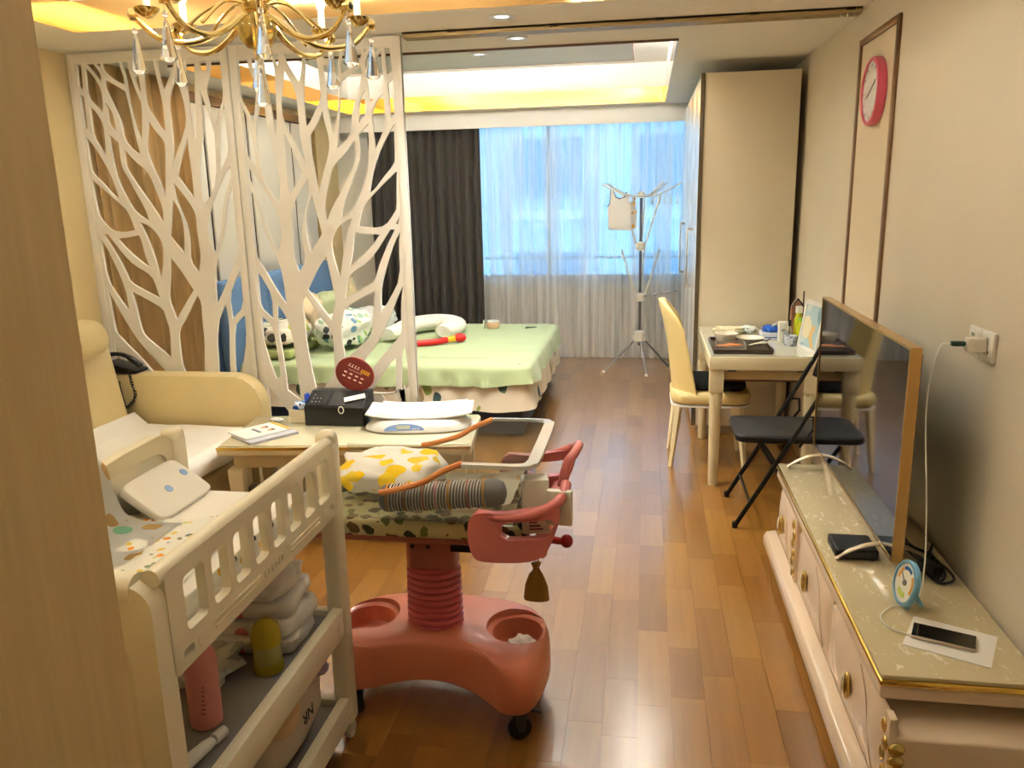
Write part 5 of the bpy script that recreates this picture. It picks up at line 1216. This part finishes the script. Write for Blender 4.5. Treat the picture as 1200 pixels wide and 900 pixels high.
B().tube([hc + Vector((.012, 0, -.02)), Vector((.785, 2.215, TT + .004))], [.010, .006], 10).part('stand', BLU, hg)
B().tube([hc + Vector((-.006, -.03, -.055)), hc + Vector((-.006, .03, -.055)) ], .010, 10).part('foot_bar', BLU, hg)
# phone on paper
b = B().box((.80, 2.04, TT + .0012), (.20, .17, .0018), rot=(0, 0, -.45)); b.solo('paper_sheet', M('paper_white'), 'sheet of white paper under the phone on the cabinet', 'paper')
ph = thing('mobile_phone', (.775, 2.04, TT + .0025), 'black mobile phone lying on the white paper', 'phone')
PR = -.38
b = B().box((.785, 2.045, TT + .0075), (.150, .074, .009), rot=(0, 0, PR), bev=.004, seg=3); b.part('case', M('phone_case', (206, 186, 164), 0.3, .4), ph)
b = B().box((.785, 2.045, TT + .0125), (.146, .070, .0012), rot=(0, 0, PR)); b.part('screen', M('phone_glass', (6, 6, 8), 0.06, coat=1.0), ph)

# ------------------------------------------------------------------ dining table
dt = thing('dining_table', (.64, 4.84, 0), 'cream dining table with glossy top against the right wall', 'table')
DZ = .742
TCR = M('table_cream', (224, 212, 174), 0.3, coat=.3)
B().bb(.352, .93, 4.355, 5.36, DZ - .075, DZ, .006).part('top', TCR, dt)
B().bb(.358, .924, 4.361, 5.354, DZ + .0005, DZ + .004).part('glass_sheet', M('glass_top', (214, 210, 186), 0.06, coat=1.0), dt)
B().bb(.42, .89, 4.44, 4.46, .60, DZ - .075).part('apron', M('apron_tan', (206, 188, 142), 0.4), dt); B().bb(.385, .405, 4.46, 5.28, .60, DZ - .075).part('apron', M('apron_tan'), dt); B().bb(.42, .89, 5.26, 5.28, .60, DZ - .075).part('apron', M('apron_tan'), dt)
B().bb(.42, .89, 4.462, 4.60, .585, .60).part('drawer_bottom', M('drawer_dark', (92, 50, 36), 0.4), dt)
for x in (.395, .89):
    for y in (4.405, 5.31):
        B().bb(x - .037, x + .037, y - .037, y + .037, .54, DZ - .075, .003).part('leg_block', TCR, dt)
        b = B(); b.lathe([(.024, 0), (.026, .01), (.034, .50), (.038, .52), (.034, .535), (.036, .54)], (x, y, 0), 20); b.part('leg', TCR, dt)
for x in (.47, .83): B().bb(x - .02, x + .02, 4.352, 4.36, DZ - .079, DZ - .074).part('clip', BLACK, dt)
DT = DZ + .0045
# tray with bowls
ty = thing('serving_tray', (.53, 4.62, DT), 'dark brown serving tray on the dining table', 'tray')
TRB = M('tray_brown', (54, 38, 30), 0.35)
b = B(); b.bb(.385, .685, 4.42, 4.82, DT, DT + .006); b.part('bottom', TRB, ty)
b = B()
for a in ((.378, .388, 4.41, 4.83), (.682, .692, 4.41, 4.83), (.388, .682, 4.41, 4.42), (.388, .682, 4.82, 4.83)): b.bb(a[0], a[1], a[2], a[3], DT, DT + .024, .002)
b.part('rim', TRB, ty)
CHN = M('porcelain', (234, 226, 206), 0.2, coat=.3)
T2 = DT + .0065
B().lathe([(.045, 0), (.05, .004), (.068, .05), (.07, .058), (.066, .058), (.062, .045), (.045, .01), (.001, .009)], (.47, 4.73, T2), 32, caps=False).solo('deep_bowl', CHN, 'cream deep bowl standing at the back of the tray', 'bowl')
B().lathe([(.035, 0), (.04, .004), (.075, .034), (.08, .04), (.076, .04), (.06, .026), (.035, .008), (.001, .007)], (.60, 4.69, T2), 32, caps=False).solo('shallow_bowl', CHN, 'wide shallow bowl beside the deep bowl on the tray', 'bowl')
fc_ = thing('food_box', (.49, 4.53, T2), 'clear plastic food box with brown leftovers on the tray', 'food box')
b = B()
b.bb(.40, .555, 4.455, 4.60, T2, T2 + .003)
for a in ((.398, .401, 4.455, 4.60), (.554, .557, 4.455, 4.60), (.401, .554, 4.453, 4.456), (.401, .554, 4.599, 4.602)): b.bb(a[0], a[1], a[2], a[3], T2, T2 + .034)
b.part('box', CLEAR('clear_pet', (240, 240, 232), dif=.18), fc_)
for x, y, l in ((.44, 4.52, .05), (.51, 4.55, .04), (.48, 4.56, .03)): B().ell((x, y, T2 + .016), (l, .02, .010), 14, 8, 1, .3, 2).part('food', M('food_brown', (176, 104, 50), 0.5), fc_)
sp = thing('soup_spoon', (.63, 4.56, T2), 'cream porcelain soup spoon resting on the tray edge', 'spoon')
B().ell((.655, 4.55, T2 + .033), (.026, .018, .009), 16, 8).part('bowl', CHN, sp); B().tube([(.635, 4.545, T2 + .033), (.575, 4.525, T2 + .024)], [.008, .006], 8, flat=.6).part('handle', CHN, sp)
bx = B(); bx.tube([(.63, 4.51, T2 + .025), (.70, 4.60, T2 + .05)], .003, 6); bx.solo('chopstick', TRB, 'dark chopstick laid across the tray rim', 'chopstick')
b = B(); b.ell((.52, 5.10, DT + .022), (.10, .05, .022), 24, 10, .9, .5, 4); b.solo('plastic_bag', M('bag_cream', (222, 216, 178), 0.35), 'crumpled cream plastic bag at the far table end', 'bag', smooth=30)
b = B(); b.ell((.64, 5.12, DT + .022), (.055, .04, .022), 24, 10, .9, .4, 7); b.solo('diaper_roll', SPOTS('mint_print', (226, 234, 230), [(140, 200, 200), (170, 210, 190)], 24, .4), 'rolled mint patterned diaper at the far table end', 'diaper', smooth=40)
b = B(); b.ell((.55, 4.92, DT + .008), (.07, .04, .008), 20, 8, .8, .4, 5); b.solo('packet', M('foil_pale', (214, 206, 170), 0.3), 'flat crinkled packet behind the serving tray', 'packet', smooth=30)
# tissue box
ti = thing('tissue_box', (.755, 4.93, DT), 'blue and white tissue box on the dining table', 'tissue box')
B().bb(.69, .80, 4.86, 5.00, DT, DT + .04, .003).part('box', M('tissue_white', (222, 226, 236), 0.4), ti); B().bb(.689, .801, 4.859, 5.001, DT + .012, DT + .018).part('stripe', M('tissue_blue', (30, 90, 190), 0.4), ti)
b = B(); b.ell((.745, 4.93, DT + .055), (.045, .05, .022), 20, 10, .8, .4, 3); b.part('wrapper', M('tissue_blue'), ti)
b = B(); b.grid(lambda u, v: Vector((.735 + u * .06, 4.90 + v * .06, DT + .06 + .045 * u * (1 - .3 * v) + .006 * math.sin(v * 8))), 8, 8); bmesh.ops.solidify(b.bm, geom=b.bm.faces[:], thickness=.003); b.part('tissue', M('paper_white'), ti)
wb_ = thing('milk_powder_box', (.80, 4.80, DT), 'tall plain white carton behind the small blue cup', 'box')
B().bb(.775, .825, 4.80, 4.85, DT, DT + .115, .002).part('carton', M('carton_white'), wb_); B().bb(.79, .81, 4.7985, 4.80, DT + .06, DT + .075).part('printed_line', M('grey_mark'), wb_)
cu2 = thing('small_cup', (.83, 4.72, DT), 'small clear cup with pale blue print near the picture frame', 'cup')
B().lathe([(.030, 0), (.032, .003), (.038, .055), (.036, .055), (.030, .006), (.001, .006)], (.825, 4.70, DT), 24, caps=False).part('cup', SPOTS('cup_print', (200, 206, 216), [(90, 110, 150), (120, 150, 190)], 40, .4, dens=.5), cu2)
B().bb(.79, .82, 4.74, 4.75, DT, DT + .075).part('card', M('grey_card', (176, 180, 178), 0.4), cu2)
def bottle(nm, x, y, r, h, neck, m, capm, lab, ch=.03):
    t = thing(nm, (x, y, DT), lab, 'bottle')
    B().lathe([(r * .9, 0), (r, .004), (r, h * .72), (r * .9, h * .8), (neck, h * .9), (neck, h)], (x, y, DT), 20).part('bottle', m, t)
    B().lathe([(neck * 1.25, h), (neck * 1.25, h + ch), (neck * 1.1, h + ch + .002)], (x, y, DT), 16).part('cap', capm, t)
LIM = M('lime_liquid', (196, 206, 36), 0.15, coat=.5)
bottle('oil_bottle', .895, 4.88, .026, .16, .016, LIM, M('cap_white'), 'tall lime green bottle with white cap on the table', .036)
bottle('oil_bottle', .885, 4.76, .020, .13, .010, LIM, M('green_cap', (120, 190, 40), 0.4), 'slim lime green bottle before the tall white capped one', .012)
bottle('syrup_bottle', .905, 4.68, .018, .075, .011, M('amber_glass', (54, 30, 18), 0.15, coat=.5), M('cap_white'), 'small dark brown medicine bottle with white cap', .02)
bottle('serum_bottle', .845, 4.86, .012, .085, .007, M('serum_clear', (206, 200, 180), 0.15), M('cap_black', (30, 28, 26), 0.3), 'thin clear dropper bottle with black cap on the table', .035)
hs_ = thing('paper_house', (.905, 5.02, DT), 'small dark house shaped holder at the wall behind the bottles', 'holder')
b = B(); b.prism([(.875, DT), (.94, DT), (.94, DT + .18), (.9075, DT + .225), (.875, DT + .18)], 5.0, 5.05, lambda u, v, h: (u, h, v)); b.part('back', M('holder_wood', (150, 104, 76), 0.5), hs_)
b = B(); b.tube([(.872, 4.998, DT + .18), (.9075, 4.998, DT + .228), (.943, 4.998, DT + .18)], .006, 6); b.part('roof_edge', BLACK, hs_)
B().cyl((.945, 5.03, DT), (.945, 5.03, DT + .27), .004, n=8).part('stick', M('stick_dark', (60, 40, 26), 0.5), hs_)
# picture frame leaning towards the wall
pf = thing('picture_frame', (.91, 4.52, DT), 'white framed pale blue picture leaning on the dining table', 'picture')
def pfm(b): return b.xf(Matrix.Translation((.875, 4.53, DT)) @ Matrix.Rotation(.20, 4, 'Z') @ Matrix.Rotation(.16, 4, 'Y'))
b = B(); b.bb(-.0, .014, -.125, -.108, 0, .27); b.bb(0, .014, .108, .125, 0, .27); b.bb(0, .014, -.108, .108, 0, .02); b.bb(0, .014, -.108, .108, .25, .27); pfm(b).part('frame', M('frame_white', (238, 236, 228), 0.35), pf)
pfm(B().bb(.005, .012, -.108, .108, .02, .25)).part('picture', SPOTS('picture_print', (176, 204, 208), [(236, 226, 190), (120, 166, 178), (226, 190, 120), (206, 220, 214)], 9, .55, rough=.3, dens=.75), pf)

# ------------------------------------------------------------------ cream dining chair
cc = thing('dining_chair', (.36, 4.88, 0), 'cream leather dining chair pushed under the table', 'chair')
LTH = M('chair_leather', (222, 202, 140), 0.4, var=.03, vscale=9, bump=.04, bscale=140)
yc, hw = 4.875, .215
cen = bez([(.215, 0, .392), (.180, 0, .44), (.165, 0, .56), (.145, 0, .72), (.115, 0, .87), (.088, 0, .975), (.084, 0, .995)], 6)
b = B(); RG = []; NS = 18
for q, p in enumerate(cen):
    v = q / (len(cen) - 1); zt_ = (p.z - .80) / .197
    wd = hw * (1.0 - .10 * v) * (1 if zt_ < 0 else math.sqrt(max(.05, 1 - zt_ ** 2.6)))
    tk = .046 * (1 if v < .93 else max(.25, 1 - ((v - .93) / .07) ** 2 * .75))
    loop = []
    for k in range(2 * NS):
        a = 2 * PI * k / (2 * NS); s_ = math.copysign(abs(math.cos(a)) ** .7, math.cos(a)); h_ = math.copysign(abs(math.sin(a)) ** .8, math.sin(a))
        wrap = .13 * abs(s_) ** 2.4 * (1 - .65 * v) * (1 if zt_ < 0 else (wd / (hw * .9)) ** 2)
        loop.append(b.bm.verts.new((p.x + .02 + wrap + h_ * tk / 2, yc + s_ * wd, p.z)))
    RG.append(loop)
for A_, C_ in zip(RG, RG[1:]):
    for k in range(2 * NS): b.bm.faces.new((A_[k], A_[(k + 1) % (2 * NS)], C_[(k + 1) % (2 * NS)], C_[k]))
b.bm.faces.new(RG[0][::-1]); b.bm.faces.new(RG[-1]); b.part('backrest', LTH, cc, 80)
b = B(); b.prism(rrect(.165, .63, yc - .215, yc + .215, .10, 8), .388, .462, lambda u, v, h: (u, v, h), .025); b.part('seat', LTH, cc, 60)
b = B(); b.prism(rrect(.165, .625, yc - .21, yc + .21, .10, 8), .376, .387, lambda u, v, h: (u, v, h)); b.part('piping', M('piping_white', (240, 236, 226), 0.4), cc, 60)
for (x0, x1, y0_, y1_) in ((.21, .17, yc - .17, yc - .18), (.21, .17, yc + .17, yc + .18), (.56, .60, yc - .17, yc - .175), (.56, .60, yc + .17, yc + .175)):
    b = B(); b.tube([(x1, y1_, 0), (x0, y0_, .376)], [.014, .026], 4); b.rotz(0, (0, 0, 0)); b.part('leg', M('chair_leg', (232, 218, 176), 0.35), cc)
b = B(); b.prism(rrect(.275, .60, yc - .165, yc + .165, .06, 6), .4665, .52, lambda u, v, h: (u, v, h), .02); b.solo('seat_cushion', M('black_cloth', (16, 16, 18), 0.9), 'black cushion lying on the cream dining chair', 'cushion', smooth=60)

# ------------------------------------------------------------------ black folding chair
fc2 = thing('folding_chair', (.70, 4.02, 0), 'black folding chair with padded seat beside the cabinet', 'chair')
FBL = M('steel_black', (10, 10, 11), 0.35, .3); PAD = M('pad_black', (9, 9, 10), 0.55)
yA, yB = 3.80, 4.22
for y in (yA, yB):
    B().tube(bez([(.455, y, .010), (.60, y, .27), (.74, y, .53), (.86, y, .76), (.90, y, .84)], 4), .0115, 10).part('front_leg', FBL, fc2)
    yy = y + (.03 if y == yA else -.03)
    B().tube([(.56, yy, .42), (.70, yy, .20), (.82, yy, .010)], .0105, 10).part('rear_leg', FBL, fc2)
    B().tube([(.74, yy, .41), (.80, yy, .50), (.795, yy, .56), (.755, yy, .56)], .007, 8).part('seat_link', FBL, fc2)
for x, z, ya, yb in ((.52, .13, yA, yB), (.77, .09, yA + .03, yB - .03)): B().tube([(x, ya, z), (x, yb, z)], .008, 8).part('cross_bar', FBL, fc2)
b = B(); b.prism(rrect(.445, .86, yA + .02, yB - .02, .05, 6), .425, .465, lambda u, v, h: (u, v, h), .014); b.part('seat', PAD, fc2, 60)
b = B(); b.grid(lambda u, v: Vector((.855 + .045 * v + .03 * math.sin(PI * u), yA + .01 + u * (yB - yA - .02), .68 + .17 * v)), 16, 6); bmesh.ops.solidify(b.bm, geom=b.bm.faces[:], thickness=.018); b.part('backrest', PAD, fc2, 60)
for x, y in ((.455, yA), (.455, yB), (.82, yA + .03), (.82, yB - .03)): B().lathe([(.014, 0), (.014, .03)], (x, y, 0), 12).part('foot', RUB, fc2)
